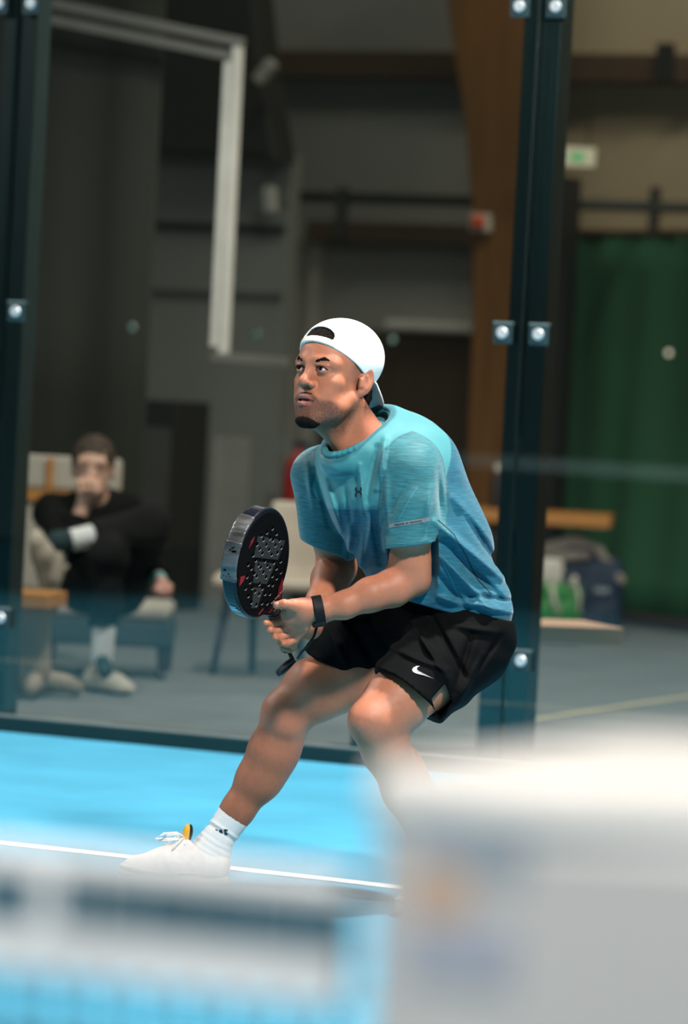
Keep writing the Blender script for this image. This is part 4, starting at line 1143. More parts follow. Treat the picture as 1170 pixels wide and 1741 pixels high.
def shirt_col(v):
    slv, upper, ring = zones(v)
    c = np.tile(np.array((.008, .108, .165)), (len(v), 1))
    c = mixc(c, (.050, .250, .275), upper); c = mixc(c, (.028, .160, .188), slv); c = mixc(c, (.016, .135, .165), ring)
    seam = np.exp(-((ftor(v)-fsl(v))/.0016)**2)*(v[:, 2] > J(0, 935, 0)[2])
    c = mixc(c, (.006, .05, .075), .6*seam)
    return c
def heath(v):
    slv, upper, ring = zones(v); return np.clip(1-upper*.95-ring, 0, 1)
m_shirt = mat_attr('teal_jersey', .62, .3, heather=True, noise=.38, bump=.15, bscale=900, sheen=.22)
shirt = npmesh('shirt', v, q, m_shirt, player, shirt_col, {'Heather': heath})
col_ops = []
for i in range(36):
    t0, t1 = 2*math.pi*i/36, 2*math.pi*(i+1)/36
    p = lambda t, r, n: RCn+r*(a1*math.cos(t)+a2*math.sin(t))+an*n
    col_ops += [('u', cap(p(t0, 1.0, .005), p(t1, 1.0, .005), .0056), .003), ('u', cap(p(t0, 1.075, .002), p(t1, 1.075, .002), .0064), .004)]
v, q = implicit(col_ops, .0026)
npmesh('collar', v, q, mat('collar_rib', (.016, .130, .160), .7, var=.1, scale=80, spec=.2), player)
# shorts
tL = unit(K_L-H_L); tR = unit(K_R-H_R)
eL = unit(v3(.79, 0, -.61)); eR = unit(v3(.917, 0, -.40))
nL = unit(tL-eL*(tL@eL)); nL = unit(.35*nL+.65*unit(v3(-.52, 0, -.85))); nR = unit(tR-eR*(tR@eR))
HLc = J(693, 1181, .15); HRc = J(566, 1131, -.19)
legL = cap(H_L, HLc+tL*.12, .120, .100); legR = cap(J(735, 1090, -.2), HRc+tR*.12, .105, .080)
m_short = mat('black_nylon', (.0022, .0026, .0028), .8, var=.1, bump=.1, bscale=500, spec=.06)
WA = J(800, 1036, -.05)
def notch(pix, w, dep):
    P = [J(px, py, w) for px, py in pix]; c = np.mean(P, 0); E_ = []
    for i in range(len(P)):
        a, b = P[i], P[(i+1) % len(P)]; n = v3(b[2]-a[2], 0, -(b[0]-a[0])); n = n/np.linalg.norm(n)
        if n@(c-a) > 0: n = -n
        E_.append((n, a))
    def fn(X, Y, Z):
        d = np.abs(Y-c[1])-dep
        for n, a in E_: d = np.maximum(d, (X-a[0])*n[0]+(Z-a[2])*n[2])
        return d
    return fn, np.min(P, 0)-v3(.01, dep, .01), np.max(P, 0)+v3(.01, dep, .01)
short_ops = [('u', ell(J(767, 1072, -.09), (.158, .128, .135), TAX), 0), ('u', cap(J(575, 1092, -.16), J(720, 1075, -.10), .055, .10), .04), ('u', cut(legL, HLc, nL), .05), ('u', cut(legR, HRc, nR), .05),
    fold((700, 1060), (760, 1150), .006, .010, .15), fold((735, 1050), (790, 1150), -.006, .010, .15), fold((660, 1100), (760, 1140), .005, .010, .2), fold((770, 1060), (845, 1075), .006, .012, .05),
    fold((800, 1080), (770, 1170), -.006, .012, .05), fold((600, 1060), (640, 1140), -.007, .014, -.1), fold((560, 1070), (590, 1130), .005, .012, -.1), fold((820, 1110), (775, 1190), .006, .012, .02), fold((850, 1080), (800, 1150), -.005, .010, .02),
    ('d', (nfield(40, .003, 31), None, None), 0),
    ('s', cap(HLc+tL*.01, HLc+tL*.2, .086, .092), .0), ('s', cap(HRc+tR*.01, HRc+tR*.2, .074, .075), .0),
    ('s', notch([(757, 1161), (769, 1194), (748, 1226), (733, 1186)], .18, .06), .0015),
    ('i', plane(WA, v3(.22, 0, .97)), 0)]
v, q = implicit(short_ops, .0040)
v_h, q_h = v, q
shorts = npmesh('shorts', v, q, m_short, player)
# wristband
wa = unit(J(585, 1029, .15)-W_L); wc = J(541, 1038, .1535)
fn_ = cap(wc-wa*.05, wc+wa*.05, .0365, .0372)[0]
def bandf(X, Y, Z):
    t = (X-wc[0])*wa[0]+(Y-wc[1])*wa[1]+(Z-wc[2])*wa[2]; d = fn_(X, Y, Z)
    return np.maximum(np.maximum(d, -(d+.0045)), np.abs(t)-.0125)
m_rub = mat('black_rubber', (.004, .0045, .005), .6, spec=.25)
v, q = implicit([('u', (bandf, wc-.05, wc+.05), 0), ('u', rbox(wc+v3(.004, -.012, -.033), (.016, .013, .006), .004, [wa, v3(0, 1, 0), np.cross(wa, v3(0, 1, 0))]), .003)], .0020)
npmesh('wristband', v, q, m_rub, player)
# socks and shoes
m_sock = mat('white_rib', (.80, .80, .80), .85, var=.03, scale=60, bump=.5, bscale=300)
def ribs(f, axis, amp):
    ax0 = unit(np.cross(axis, v3(0, 1, 0))); ax1 = np.cross(axis, ax0)
    return ax0, ax1
m_upper = mat('white_knit', (.80, .76, .74), .7, var=.06, scale=25, bump=.3, bscale=350)
m_peach = mat('peach_foam', (.85, .50, .34), .6); m_sole = mat('cream_sole', (.78, .74, .70), .6)
m_tongue = mat('yellow_tongue', (.85, .42, .02), .5); m_lace = mat('white_lace', (.86, .85, .84), .8)
def leg_wear(A, shin, toe, etop, ctop, fo):
    sh = unit(shin-A)
    ops = [('u', cap(A, A+sh*.16, .0370, .0470), 0), ('u', cap(A, A-v3(0, 0, .045)+toe*.05, .037, .040), .03), ('u', cap(A-v3(0, 0, .03), A-v3(0, 0, .03)-toe*.008, .036), .02)]
    def rib(X, Y, Z):
        b0 = unit(np.cross(sh, v3(0, 1, 0))); b1 = np.cross(sh, b0)
        x, y, z = X-A[0], Y-A[1], Z-A[2]
        th_ = np.arctan2(x*b0[0]+y*b0[1]+z*b0[2], x*b1[0]+y*b1[1]+z*b1[2]); t = x*sh[0]+y*sh[1]+z*sh[2]
        return .0003*np.sin(th_*42)-.0022*np.exp(-((t-.052-.006*np.cos(th_))/.0035)**2)+.002*np.exp(-((t-.042-.006*np.cos(th_))/.0035)**2)-.0006*np.sin(t*420+th_)*sstep(.04, .02, t)
    ops += [('d', (rib, A-.2, A+.2), 0)]
    tn = unit(sh-etop*(sh@etop))
    ops += [('i', plane(ctop, tn), 0)]
    v, q = implicit(ops, .0024)
    sk = npmesh('sock', v, q, m_sock, player)
    O = v3(A[0], A[1], 0)+toe*.016; b = np.cross(v3(0, 0, 1), toe); R = np.array([toe, b, v3(0, 0, 1)])
    T = lambda pr: toworld(pr, O, R, 1.0)
    up_ = [('u', T(cap((-.018, 0, .048), (.0, 0, .050), .043, .043)), 0), ('u', T(cap((0, 0, .05), (.095, -.002, .046), .043, .045)), .03), ('u', T(cap((.095, -.002, .042), (.165, -.006, .030), .047, .042)), .03),
           ('u', T(ell((.172, -.006, .024), (.048, .044, .034))), .02), ('u', T(cap((-.018, 0, .06), (-.020, 0, .098), .037, .034)), .02), ('u', T(cap((.02, 0, .07), (.05, 0, .082), .036, .034)), .02),
           ('s', T(cap((.0, 0, .094), (.006, 0, .16), .0395, .05)), .004), ('s', T(cap((.0, 0, .05), (.006, 0, .16), .036, .04)), .004),
           ('i', plane(O+v3(0, 0, .022), v3(0, 0, -1)), 0)]
    v, q = implicit(up_, .0030)
    def ucol(v):
        p = (v-O)@R.T; c = np.tile(np.array((.80, .75, .73)), (len(v), 1))
        c = mixc(c, (.86, .56, .44), .55*sstep(-.035, -.055, p[:, 0])*sstep(.03, .06, p[:, 2])); 
        for a0 in (.045, .075, .105):
            c = mixc(c, (.62, .58, .57), .6*np.exp(-((p[:, 0]-a0-.5*(p[:, 2]-.04))/.008)**2)*(p[:, 2] < .062)*(np.abs(p[:, 1]) > .03))
        return mixc(c, (.88, .50, .32), .75*np.exp(-((p[:, 0]-.085)/.035)**2)*np.exp(-(p[:, 1]/.02)**2)*(p[:, 2] > .07))
    s_ = npmesh('shoe', v, q, mat_attr('shoe_knit', .7, .35, noise=.08, bump=.3, bscale=350), player, ucol)
    o2 = lambda X, Y: smin(smin(np.sqrt((X-np.clip(X, -.02, .08))**2+Y**2)-.041, np.sqrt((X-np.clip(X, .06, .165))**2+(Y+.004)**2)-.049, .03), 9.0, 0)
    def solef(X, Y, Z):
        lift = .022*sstep(.12, .215, X)+.010*sstep(-.04, -.065, X)
        dz = np.abs(Z-.018-lift*.6)-.018
        return np.maximum(o2(X, Y)-.004*np.sin(Z*190), dz)
    v, q = implicit([('u', T((solef, v3(-.09, -.08, -.01), v3(.24, .08, .06))), 0)], .0030)
    v[:, 2] = np.maximum(v[:, 2], .0006)
    npmesh('sole', v, q, m_sole, s_)
    bm = bmesh.new()
    W_ = lambda a, bb, c: Vector(O+R.T@v3(a, bb, c))
    for i, a0 in enumerate((.050, .070, .090, .110, .130)):
        z0 = .1165-.0115*i-.0008*i*i
        tube(bm, [W_(a0, -.027, z0-.014), W_(a0+.006, 0, z0), W_(a0+.012, .027, z0-.014)], .0030, 6); tube(bm, [W_(a0+.012, -.027, z0-.014), W_(a0+.006, 0, z0+.002), W_(a0, .027, z0-.014)], .0030, 6)
    for sg in (-1, 1):
        tube(bm, [W_(.055, 0, .117), W_(.075, sg*.014, .128), W_(.105, sg*.022, .124), W_(.125, sg*.020, .112), W_(.100, sg*.012, .112), W_(.060, 0, .116)], .0032, 6)
        tube(bm, [W_(.055, 0, .117), W_(.070, sg*.025, .118), W_(.095, sg*.038, .094)], .0028, 6)
    obj('lace', bm, m_lace, s_, smooth=True)
    v, q = implicit([('u', T(ell((.052, 0, .128), (.0105, .014, .025), [(1, 0, .12), (0, 1, 0), (-.12, 0, 1)])), 0)], .0020)
    tg_ = npmesh('tongue', v, q, m_tongue, s_)
    v, q = implicit([('u', T(ell((.0455, 0, .1285), (.0085, .0135, .0235), [(1, 0, .12), (0, 1, 0), (-.12, 0, 1)])), 0)], .0020)
    npmesh('tongue_lining', v, q, m_rub, s_)
    return sk, s_
toeR = unit(v3(-.96, -.28, 0)); toeL = unit(v3(-.25, -.96, 0))
sockR, shoeR = leg_wear(A_R, J(405, 1376, -.215), toeR, unit(v3(.857, 0, -.515)), J(387, 1379, -.215), 1)
sockL, shoeL = leg_wear(v3(A_L[0], A_L[1], .098), J(724, 1400, .06), toeL, unit(v3(1, 0, 0)), v3(A_L[0], A_L[1], .20), 0)

# ------------------------------------------------------------------ printed marks on the clothes
def to_local(p): p = np.asarray(p)-PO; return v3(p[0]*_r[0]+p[1]*_r[1], -p[0]*_r[1]+p[1]*_r[0], p[2])
CL = to_local(CAM)
def marks(name, polys, v, q, m, parent, off=.0012):
    """flat printed shapes laid on the cloth surface v, q"""
    bv = BVHTree.FromPolygons([Vector(p) for p in v], [tuple(int(i) for i in f) for f in q])
    bm = bmesh.new()
    for poly in polys:
        fr = []
        for (px, py) in poly:
            d = Vector(to_local(unproj(px, py, 10.0))-CL).normalized()
            h, n, i, t = bv.ray_cast(Vector(CL), d)
            if h is None: fr = []; break
            fr.append(h-d*off)
        if len(fr) < 3: continue
        vs_ = [bm.verts.new(p) for p in fr]
        try: bm.faces.new(vs_)
        except ValueError: pass
    return obj(name, bm, m, parent)
def stroke(pts, w):
    out = []
    for a, b in zip(pts, pts[1:]):
        d = np.array(b, float)-np.array(a, float); n = np.array((-d[1], d[0]))/max(np.hypot(*d), 1e-6)*w/2; e = d/max(np.hypot(*d), 1e-6)*w*.18
        a_, b_ = np.array(a)-e, np.array(b)+e
        out.append([tuple(a_-n), tuple(b_-n), tuple(b_+n), tuple(a_+n)])
    return out
m_ink = mat('navy_print', (.006, .022, .035), .6)
ua = lambda L: [(590+x/23.4, 810+y/23.4) for x, y in L]
marks('chest_logo', stroke(ua([(370, 450), (345, 510), (360, 560), (415, 605), (365, 660), (340, 730), (350, 800)]), 2.9)+stroke(ua([(540, 450), (562, 510), (550, 560), (490, 605), (545, 665), (570, 730), (560, 800)]), 2.9)+stroke(ua([(405, 590), (500, 590)]), 1.5)+stroke(ua([(405, 630), (500, 630)]), 1.5), v_s, q_s, m_ink, shirt)
def lines(name, runs, w, m, off=.0012):
    P = []
    for L_ in runs:
        n = max(2, int(np.hypot(L_[-1][0]-L_[0][0], L_[-1][1]-L_[0][1])/5)); u = np.linspace(0, len(L_)-1, n*2)
        pts_ = [(np.interp(t, range(len(L_)), [p[0] for p in L_]), np.interp(t, range(len(L_)), [p[1] for p in L_])) for t in u]; P += stroke(pts_, w)
    return marks(name, P, v_s, q_s, m, shirt, off)
lines('side_seam', [[(745, 884), (772, 908), (794, 948), (812, 985), (836, 1010)]], 1.8, m_ink)
m_st = mat('pale_stitching', (.07, .25, .29), .6)
for run in ([(654, 926), (690, 924), (722, 918), (741, 912)], [(710, 828), (695, 852), (677, 884)], [(746, 942), (765, 980), (782, 1018)], [(548, 865), (590, 866), (628, 867)]): lines('stitching', [run], 1.1, m_st)
m_refl = mat('reflective_strip', (.20, .22, .23), .4)
strip = lambda t0, t1, b0, b1: [(661.5+69*t0-0.0*b0, 890.6-11.2*t0+b0), (661.5+69*t1, 890.6-11.2*t1+b0), (661.5+69*t1, 890.6-11.2*t1+b1), (661.5+69*t0, 890.6-11.2*t0+b1)]
marks('sleeve_label', [strip(i/12, (i+1)/12, 0, 7.0) for i in range(12)], v_s, q_s, m_refl, shirt, .0014)
rr_ = random.Random(8)
marks('label_print', [strip(.14+i*.027, .14+i*.027+.017, 2.2+rr_.random(), 5.2-rr_.random()*.6) for i in range(25) if i not in (9, 13)], v_s, q_s, m_ink, shirt, .0026)
nk = [(395, 262), (335, 262), (268, 292), (243, 335), (262, 378), (340, 412), (430, 434), (550, 472), (680, 512)]
nk2 = [(395, 262), (352, 282), (335, 312), (345, 335), (380, 362), (450, 398), (520, 432), (600, 475), (680, 512)]
pn = lambda p: (680+p[0]/11.7, 1110+p[1]/11.7)
marks('shorts_logo', [[pn(nk[i]), pn(nk[i+1]), pn(nk2[i+1]), pn(nk2[i])] for i in range(8)], v_h, q_h, m_refl, shorts, .0022)
me_ = sockR.data; vsk = np.zeros(len(me_.vertices)*3); me_.vertices.foreach_get('co', vsk); vsk = vsk.reshape(-1, 3); qsk = [tuple(p.vertices) for p in me_.polygons]
ps = lambda L: [(340+x/14.6, 1380+y/14.6) for x, y in L]
marks('sock_logo', [ps([(370, 425), (445, 450), (440, 478), (395, 452)]), ps([(478, 452), (545, 448), (572, 552), (482, 508)]), ps([(598, 432), (692, 445), (692, 582), (618, 572)])], vsk, qsk, m_ink, sockR, .002)

# ================================================================== RACKET
rkt = empty('padel_racket'); place(rkt)
tag(rkt, 'black round padel racket with grey and red print held in both hands of the player', 'racket')
Rm = Matrix((tuple(RB), tuple(RA), tuple(RN))).transposed().to_4x4()   # columns: width, axis, face normal
if Rm.to_3x3().determinant() < 0: raise SystemExit('racket frame')
TH = .038
Tm = Matrix.Translation(Vector(RC))@Rm                                # racket frame -> player frame; face at n = 0
m_frame = mat('black_carbon', (.004, .006, .010), .25, var=.3, scale=8, spec=.3)
m_face = mat('matt_black_face', (.0022, .0022, .0023), .7, spec=.06)
m_panel = mat('grey_carbon', (.0075, .0100, .0092), .7, var=.15, scale=60)
m_redp = mat('red_print', (.20, .006, .014), .4)
m_prot = mat('clear_protector', (.065, .065, .065), .22, .0, var=.6, scale=14, stretch=(1, 1, 4), spec=.8)
m_pale_b = mat('pale_blue_print', (.22, .48, .62), .4)
m_hole = mat('hole_black', (.002, .002, .002), .9, spec=0)
m_glint_letter = mat('glint_and_lettering', (.26, .26, .26), .5)
m_grip = mat('black_grip', (.010, .010, .011), .7)
def outline(k=1.0, n=64):
    P = []
    for i in range(n):
        t = 2*math.pi*i/n; b, a = math.sin(t)*.128, math.cos(t)*.148
        if a < 0: b *= 1+.05*(a/-.148)**2
        P.append((b*k, a*k))
    return P
def ring(name, k, inset, n0, n1, m, par, bev):
    o = outline(k); bm = bmesh.new()
    prism(bm, [(b, a) for b, a in o], n1-n0, Matrix.Translation((0, 0, n0)))
    bmesh.ops.transform(bm, matrix=Tm, verts=bm.verts)
    return obj(name, bm, m, par, bevel=bev, seg=4)
frame = ring('frame', 1.0, 0, -TH, 0.0, m_frame, rkt, .006)
face = ring('face', .935, 0, -.002, .0016, m_face, rkt, .001)
ring('back_face', .935, 0, -TH-.0016, -TH+.002, m_face, rkt, .001)
def rpx(px, py):
    """pixel -> (width, axis) on the racket face"""
    d = to_local(unproj(px, py, 10.0))-CL; t = ((RC-CL)@RN)/(d@RN); p = CL+d*t-RC
    return float(p@RB), float(p@RA)
cp = lambda x, y: rpx(370+x/7.915, 850+y/7.915)
def plate(name, polys, n0, n1, m, par):
    bm = bmesh.new()
    for P in polys: prism(bm, P, n1-n0, Matrix.Translation((0, 0, n0)))
    bmesh.ops.transform(bm, matrix=Tm, verts=bm.verts)
    return obj(name, bm, m, par)
for P in ([(535, 480), (900, 545), (800, 802), (478, 768)], [(497, 822), (765, 855), (652, 1130), (466, 1112)], [(483, 1172), (612, 1188), (520, 1452), (440, 1455)]):
    plate('panel', [[cp(*p) for p in P]], .0016, .0024, m_panel, face)
for P in ([(488, 492), (470, 560), (412, 652), (440, 560)], [(365, 1018), (340, 1090), (282, 1162), (300, 1030)], [(868, 1045), (872, 1130), (835, 1330), (790, 1330), (820, 1180)], [(605, 1458), (612, 1466), (552, 1542), (540, 1538)], [(722, 1462), (735, 1468), (690, 1520), (676, 1516)]):
    plate('red_stripe', [[cp(*p) for p in P]], .0016, .0022, m_redp, face)
wl = []
rr_ = random.Random(3)
for i in range(14):
    u0 = i/14; u1 = u0+.052
    if i in (5, 10): continue
    A_ = (824-104*u0, 1158+240*u0); B_ = (824-104*u1, 1158+240*u1); w_ = 13
    wl.append([cp(A_[0]-w_, A_[1]+rr_.random()*3), cp(A_[0], A_[1]+4), cp(B_[0], B_[1]+4), cp(B_[0]-w_, B_[1])])
plate('white_lettering', wl, .0016, .0026, m_glint_letter, face)
HO = [(735, 390), (660, 445), (788, 462), (585, 490), (612, 545), (700, 525), (738, 550), (828, 553), (527, 605), (650, 615), (773, 620), (853, 650), (563, 670), (685, 680), (800, 720), (597, 730), (722, 745), (475, 752),
      (510, 820), (633, 830), (752, 850), (845, 832), (408, 877), (545, 885), (665, 895), (450, 930), (575, 920), (698, 930), (788, 928), (490, 1000), (612, 985), (848, 978), (520, 1040), (648, 1050), (733, 1030), (392, 1042), (790, 1060),
      (433, 1112), (558, 1140), (683, 1145), (738, 1150), (372, 1198), (463, 1190), (597, 1200), (500, 1240), (553, 1280), (635, 1270), (698, 1270), (410, 1300), (452, 1385), (515, 1420), (593, 1395), (663, 1398), (760, 1475)]
bm = bmesh.new(); bm2 = bmesh.new()
for (x, y) in HO:
    b, a = cp(x-6, y-16)
    lathe_bm = bmesh.new(); lathe(lathe_bm, [(.0050, .0016), (.0050, .0027)], 12, Matrix.Translation((b, a, 0)))
    bmesh.ops.transform(lathe_bm, matrix=Tm, verts=lathe_bm.verts); me = bpy.data.meshes.new('t'); lathe_bm.to_mesh(me); lathe_bm.free(); bm.from_mesh(me); bpy.data.meshes.remove(me)
    # pale arc imitating a glint on the lower edge of each hole
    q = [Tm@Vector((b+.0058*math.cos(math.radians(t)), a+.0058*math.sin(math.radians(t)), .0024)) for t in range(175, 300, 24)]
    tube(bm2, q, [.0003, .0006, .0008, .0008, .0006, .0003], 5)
tag(obj('drilled_holes', bm, m_hole, face), kind='stuff'); tag(obj('hole_glints', bm2, m_glint_letter, face, smooth=True), kind='stuff')
# protector wrapped over the upper left edge: thin raised band on the rim
def rimband(name, t0, t1, k, n0, n1, m, par, steps=30, lump=0.0):
    bm = bmesh.new(); rows = []; rn = random.Random(5)
    for i in range(steps+1):
        t = math.radians(t0+(t1-t0)*i/steps); c_, s_ = math.cos(t), math.sin(t)
        b, a = s_*.128, c_*.148
        if a < 0: b *= 1+.05*(a/-.148)**2
        nrm = Vector((s_/.128, c_/.148, 0)).normalized(); e = .0005+lump*rn.random()
        pr = [(k, n0), (k+e, n0+.003), (k+e*1.5, (n0+n1)/2), (k+e, n1-.003), (k, n1)]
        rows.append([bm.verts.new(Tm@(Vector((b, a, nn))+nrm*kk)) for kk, nn in pr]+[bm.verts.new(Tm@(Vector((b, a, nn))-nrm*.004)) for nn in (n1, n0)])
    m_ = 7
    for r0, r1 in zip(rows, rows[1:]):
        for j in range(m_): bm.faces.new((r0[j], r0[(j+1) % m_], r1[(j+1) % m_], r1[j]))
    bm.faces.new(rows[0]); bm.faces.new(rows[-1][::-1])
    bmesh.ops.recalc_face_normals(bm, faces=bm.faces)
    return obj(name, bm, m, par, smooth=True)
prt = rimband('edge_protector', -62, 12, .0012, -TH-.001, .0012, m_prot, frame, 40, .0016)
for t_ in (-60, -24): rimband('protector_seam', t_-2.2, t_+2.2, .0024, -TH-.002, .0025, m_prot, prt, 4, .0014)
rq_ = random.Random(12)
for k_ in range(16):
    t_ = (-55+rq_.uniform(-4, 4)) if k_ < 7 else (-27+rq_.uniform(-5, 6)); n_0 = -TH+.006+rq_.random()*.020
    rimband('protector_print', t_-.7, t_+.7, .0034, n_0, n_0+.003+rq_.random()*.004, m_hole, prt, 2, .0002)
# three-bar mark on the lower left rim
def rimp(t, n, off=.0014):
    c_, s_ = math.cos(t), math.sin(t); b, a = s_*.128, c_*.148
    if a < 0: b *= 1+.05*(a/-.148)**2
    nrm = Vector((s_/.128, c_/.148, 0)).normalized(); return Tm@(Vector((b, a, n))+nrm*off)
bm = bmesh.new()
for i, (h0, h1) in enumerate(((.35, .42), (.28, .52), (.20, .62))):
    ta = math.radians(-96-i*3.0); tb_ = ta-math.radians(2.2)
    n_a, n_b = -TH*(.80-h0*.2), -TH*(.80-h1-.05)
    bm.faces.new([bm.verts.new(rimp(x, y)) for x, y in ((ta, n_a), (tb_, n_a-.003), (tb_, n_b-.003), (ta, n_b))])
obj('rim_logo', bm, m_pale_b, frame)
# throat, handle, grip, butt and wrist strap
bm = bmesh.new()
prism(bm, [(-.070, -.118), (-.020, -.190), (.020, -.190), (.070, -.118), (.045, -.125), (0, -.138), (-.045, -.125)], TH*.8, Matrix.Translation((0, 0, -TH*.9)))
bmesh.ops.transform(bm, matrix=Tm, verts=bm.verts); obj('throat', bm, m_frame, rkt, bevel=.005, seg=3)
bm = bmesh.new(); n_ = 12
hm = Tm@Matrix.Translation((0, 0, -TH/2))
tube(bm, [hm@Vector((0, a, 0)) for a in (-.180, -.195, -.325, -.335)], [.013, .0160, .0168, .0172], 14); obj('grip', bm, m_grip, rkt, smooth=True)
bm = bmesh.new()
for i in range(11):
    a0 = -.196-.0125*i
    q = [hm@Vector((.0172*math.cos(t), a0-.004*t/3.14, .0172*math.sin(t))) for t in np.linspace(0, 2*math.pi, 15)]; tube(bm, q, .0009, 5)
obj('grip_wrap', bm, m_face, rkt)
bm = bmesh.new(); tube(bm, [hm@Vector((0, a, 0)) for a in (-.333, -.337, -.347, -.350)], [.0172, .0195, .0195, .016], 14); obj('butt_cap', bm, m_frame, rkt, smooth=True)
P_ = [hm@Vector((0, -.346, 0))]+[Vector(J(*p)) for p in ((497, 1121, .03), (487, 1129, .05), (478, 1137, .06), (473, 1143, .06), (474, 1146, .05), (481, 1142, .04), (490, 1134, .03), (500, 1124, .0))]
bm = bmesh.new(); tube(bm, P_, [.004, .006, .0068, .0070, .0068, .006, .0065, .006, .005], 8); obj('wrist_strap', bm, m_grip, rkt, smooth=True)
bm = bmesh.new(); tube(bm, [Vector(J(*p)) for p in ((506, 1119, .0), (513, 1109, .045), (524, 1097, .055), (534, 1082, .05), (539, 1066, .04), (541, 1056, .0))], .0032, 6); obj('strap_cord', bm, m_grip, rkt, smooth=True)

# ================================================================== SEATED ONLOOKER
DS = 16.6
gs = unproj(172, 1150, DS); SO = v3(gs[0], gs[1], 0.0)
def S(px, py, w=0.0):
    p = unproj(px, py, DS-w)-SO
    return v3(p[0]*_r[0]+p[1]*_r[1], -p[0]*_r[1]+p[1]*_r[0], p[2])
HS = S(158, 796, .05)
sk_ops = [('u', ell(HS+v3(0, 0, .02), (.078, .095, .10)), 0), ('u', ell(HS+v3(0, -.02, -.06), (.060, .068, .075)), .03), ('u', cap(HS+v3(-.01, -.075, -.10), HS+v3(.01, -.075, -.10), .018), .02),
          ('u', cap(HS+v3(0, -.085, .0), HS+v3(0, -.105, -.035), .010, .013), .015), ('u', cap(HS+v3(-.045, -.078, .022), HS+v3(.045, -.078, .022), .012), .02),
          ('s', ell(HS+v3(-.032, -.100, .002), (.018, .02, .011)), .012), ('s', ell(HS+v3(.032, -.100, .002), (.018, .02, .011)), .012),
          ('u', ell(HS+v3(-.034, -.078, .002), (.013, .013, .013)), .004), ('u', ell(HS+v3(.034, -.078, .002), (.013, .013, .013)), .004),
          ('u', ell(HS+v3(-.080, .01, -.01), (.010, .02, .032)), .008), ('u', ell(HS+v3(.080, .01, -.01), (.010, .02, .032)), .008),
          ('u', cap(HS+v3(0, .01, -.09), S(163, 862, -.02), .052, .058), .03)]
SH_R = S(88, 872, -.06); SH_L = S(212, 872, -.06); PV = S(175, 995, -.18)
EL_R = S(112, 932, .26); WR_R = S(139, 868, .20)
EL_L = S(258, 945, -.02); WR_L = S(270, 986, .10)
sk_ops += [('u', cap(S(163, 862, -.02), PV, .07, .08), .05), ('u', cap(SH_R, SH_L, .045), .05), ('u', cap(SH_R, EL_R, .042, .036), .03), ('u', cap(EL_R, WR_R, .036, .027), .02),
           ('u', cap(SH_L, EL_L, .042, .036), .03), ('u', cap(EL_L, WR_L, .036, .027), .02)]
# fist against the mouth: back of the hand, four bent fingers, thumb
hb = S(148, 838, .21)
sk_ops += [('u', cap(WR_R, hb, .028, .034), .02), ('u', ell(S(147, 830, .21), (.040, .024, .036)), .02)]
for i, (px, py) in enumerate(((133, 818), (142, 814), (152, 815), (161, 819))):
    k0 = S(px, py, .225); k1 = S(px+2, py+4, .262); k2 = S(px+4, py+18, .262); k3 = S(px+5, py+22, .235)
    sk_ops += [('u', cap(S(px+3, py+16, .215), k0, .0125, .0115), .008), ('u', cap(k0, k1, .0110, .0105), .003), ('u', cap(k1, k2, .0105, .0098), .003), ('u', cap(k2, k3, .0098, .009), .003)]
sk_ops += [('u', cap(S(158, 846, .215), S(168, 832, .225), .014, .0125), .01), ('u', cap(S(168, 832, .225), S(166, 818, .215), .0115, .010), .004)]
# hand resting on the seat edge
sk_ops += [('u', cap(WR_L, S(277, 998, .16), .026, .030), .02)]
for i, (px, py) in enumerate(((268, 1006), (275, 1009), (282, 1009), (288, 1006))):
    sk_ops += [('u', cap(S(px+1, py-10, .17), S(px, py-2, .20), .0125, .0115), .008), ('u', cap(S(px, py-2, .20), S(px, py+5, .195), .011, .0095), .003), ('u', cap(S(px, py+5, .195), S(px, py+8, .17), .0095, .008), .003)]
sk_ops += [('u', cap(S(268, 995, .18), S(262, 1005, .19), .0125, .010), .01)]
# legs: right ankle laid on left knee
HPL = S(205, 1000, -.14); HPR = S(150, 1000, -.14)
KN_C = S(258, 893, .26); AN_C = S(112, 920, .36)      # crossing leg
KN_S = S(185, 945, .36); AN_S = S(174, 1112, .32)
sk_ops += [('u', cap(HPL, KN_C, .075, .050), .04), ('u', cap(KN_C, AN_C, .048, .034), .03), ('u', cap(HPR, KN_S, .075, .052), .04), ('u', cap(KN_S, AN_S, .048, .034), .03)]
def scol(v):
    c = np.tile(np.array((.74, .43, .32)), (len(v), 1))
    p = v-HS
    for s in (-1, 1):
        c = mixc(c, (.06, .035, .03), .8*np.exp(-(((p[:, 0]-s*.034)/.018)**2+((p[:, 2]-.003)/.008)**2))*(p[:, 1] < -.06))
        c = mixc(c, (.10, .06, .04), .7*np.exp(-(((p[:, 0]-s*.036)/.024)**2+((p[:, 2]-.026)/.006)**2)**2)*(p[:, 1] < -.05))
    d = np.linalg.norm(v-S(277, 1000, .17), axis=1); return mixc(c, (.50, .17, .16), .6*np.exp(-(d/.06)**2))
v, q = implicit(sk_ops, .0055)
onl = npmesh('person', v, q, mat_attr('onlooker_skin', .5, .4, noise=.04), None, scol)
def sput(o): o.location = SO; o.rotation_euler = (0, 0, -YAW); return o
sput(onl); tag(onl, 'person in black sitting cross legged behind the glass with a fist held to the mouth', 'person')
m_blk = mat('black_jersey', (.003, .003, .003), .9, spec=.15, bump=.2); m_pnt = mat('charcoal_trousers', (.010, .0095, .0095), .9, spec=.15, bump=.2)
m_brn = mat('brown_hair', (.050, .030, .018), .7, var=.4, scale=40, bump=.6, bscale=200)
v, q = implicit([('u', ell(HS+v3(0, .012, .038), (.088, .100, .100)), 0), ('s', ell(HS+v3(0, -.11, -.035), (.085, .075, .095)), .01), ('s', ell(HS+v3(0, -.04, -.13), (.12, .12, .09)), .01), ('d', (nfield(140, .004, 2), None, None), 0)], .005)
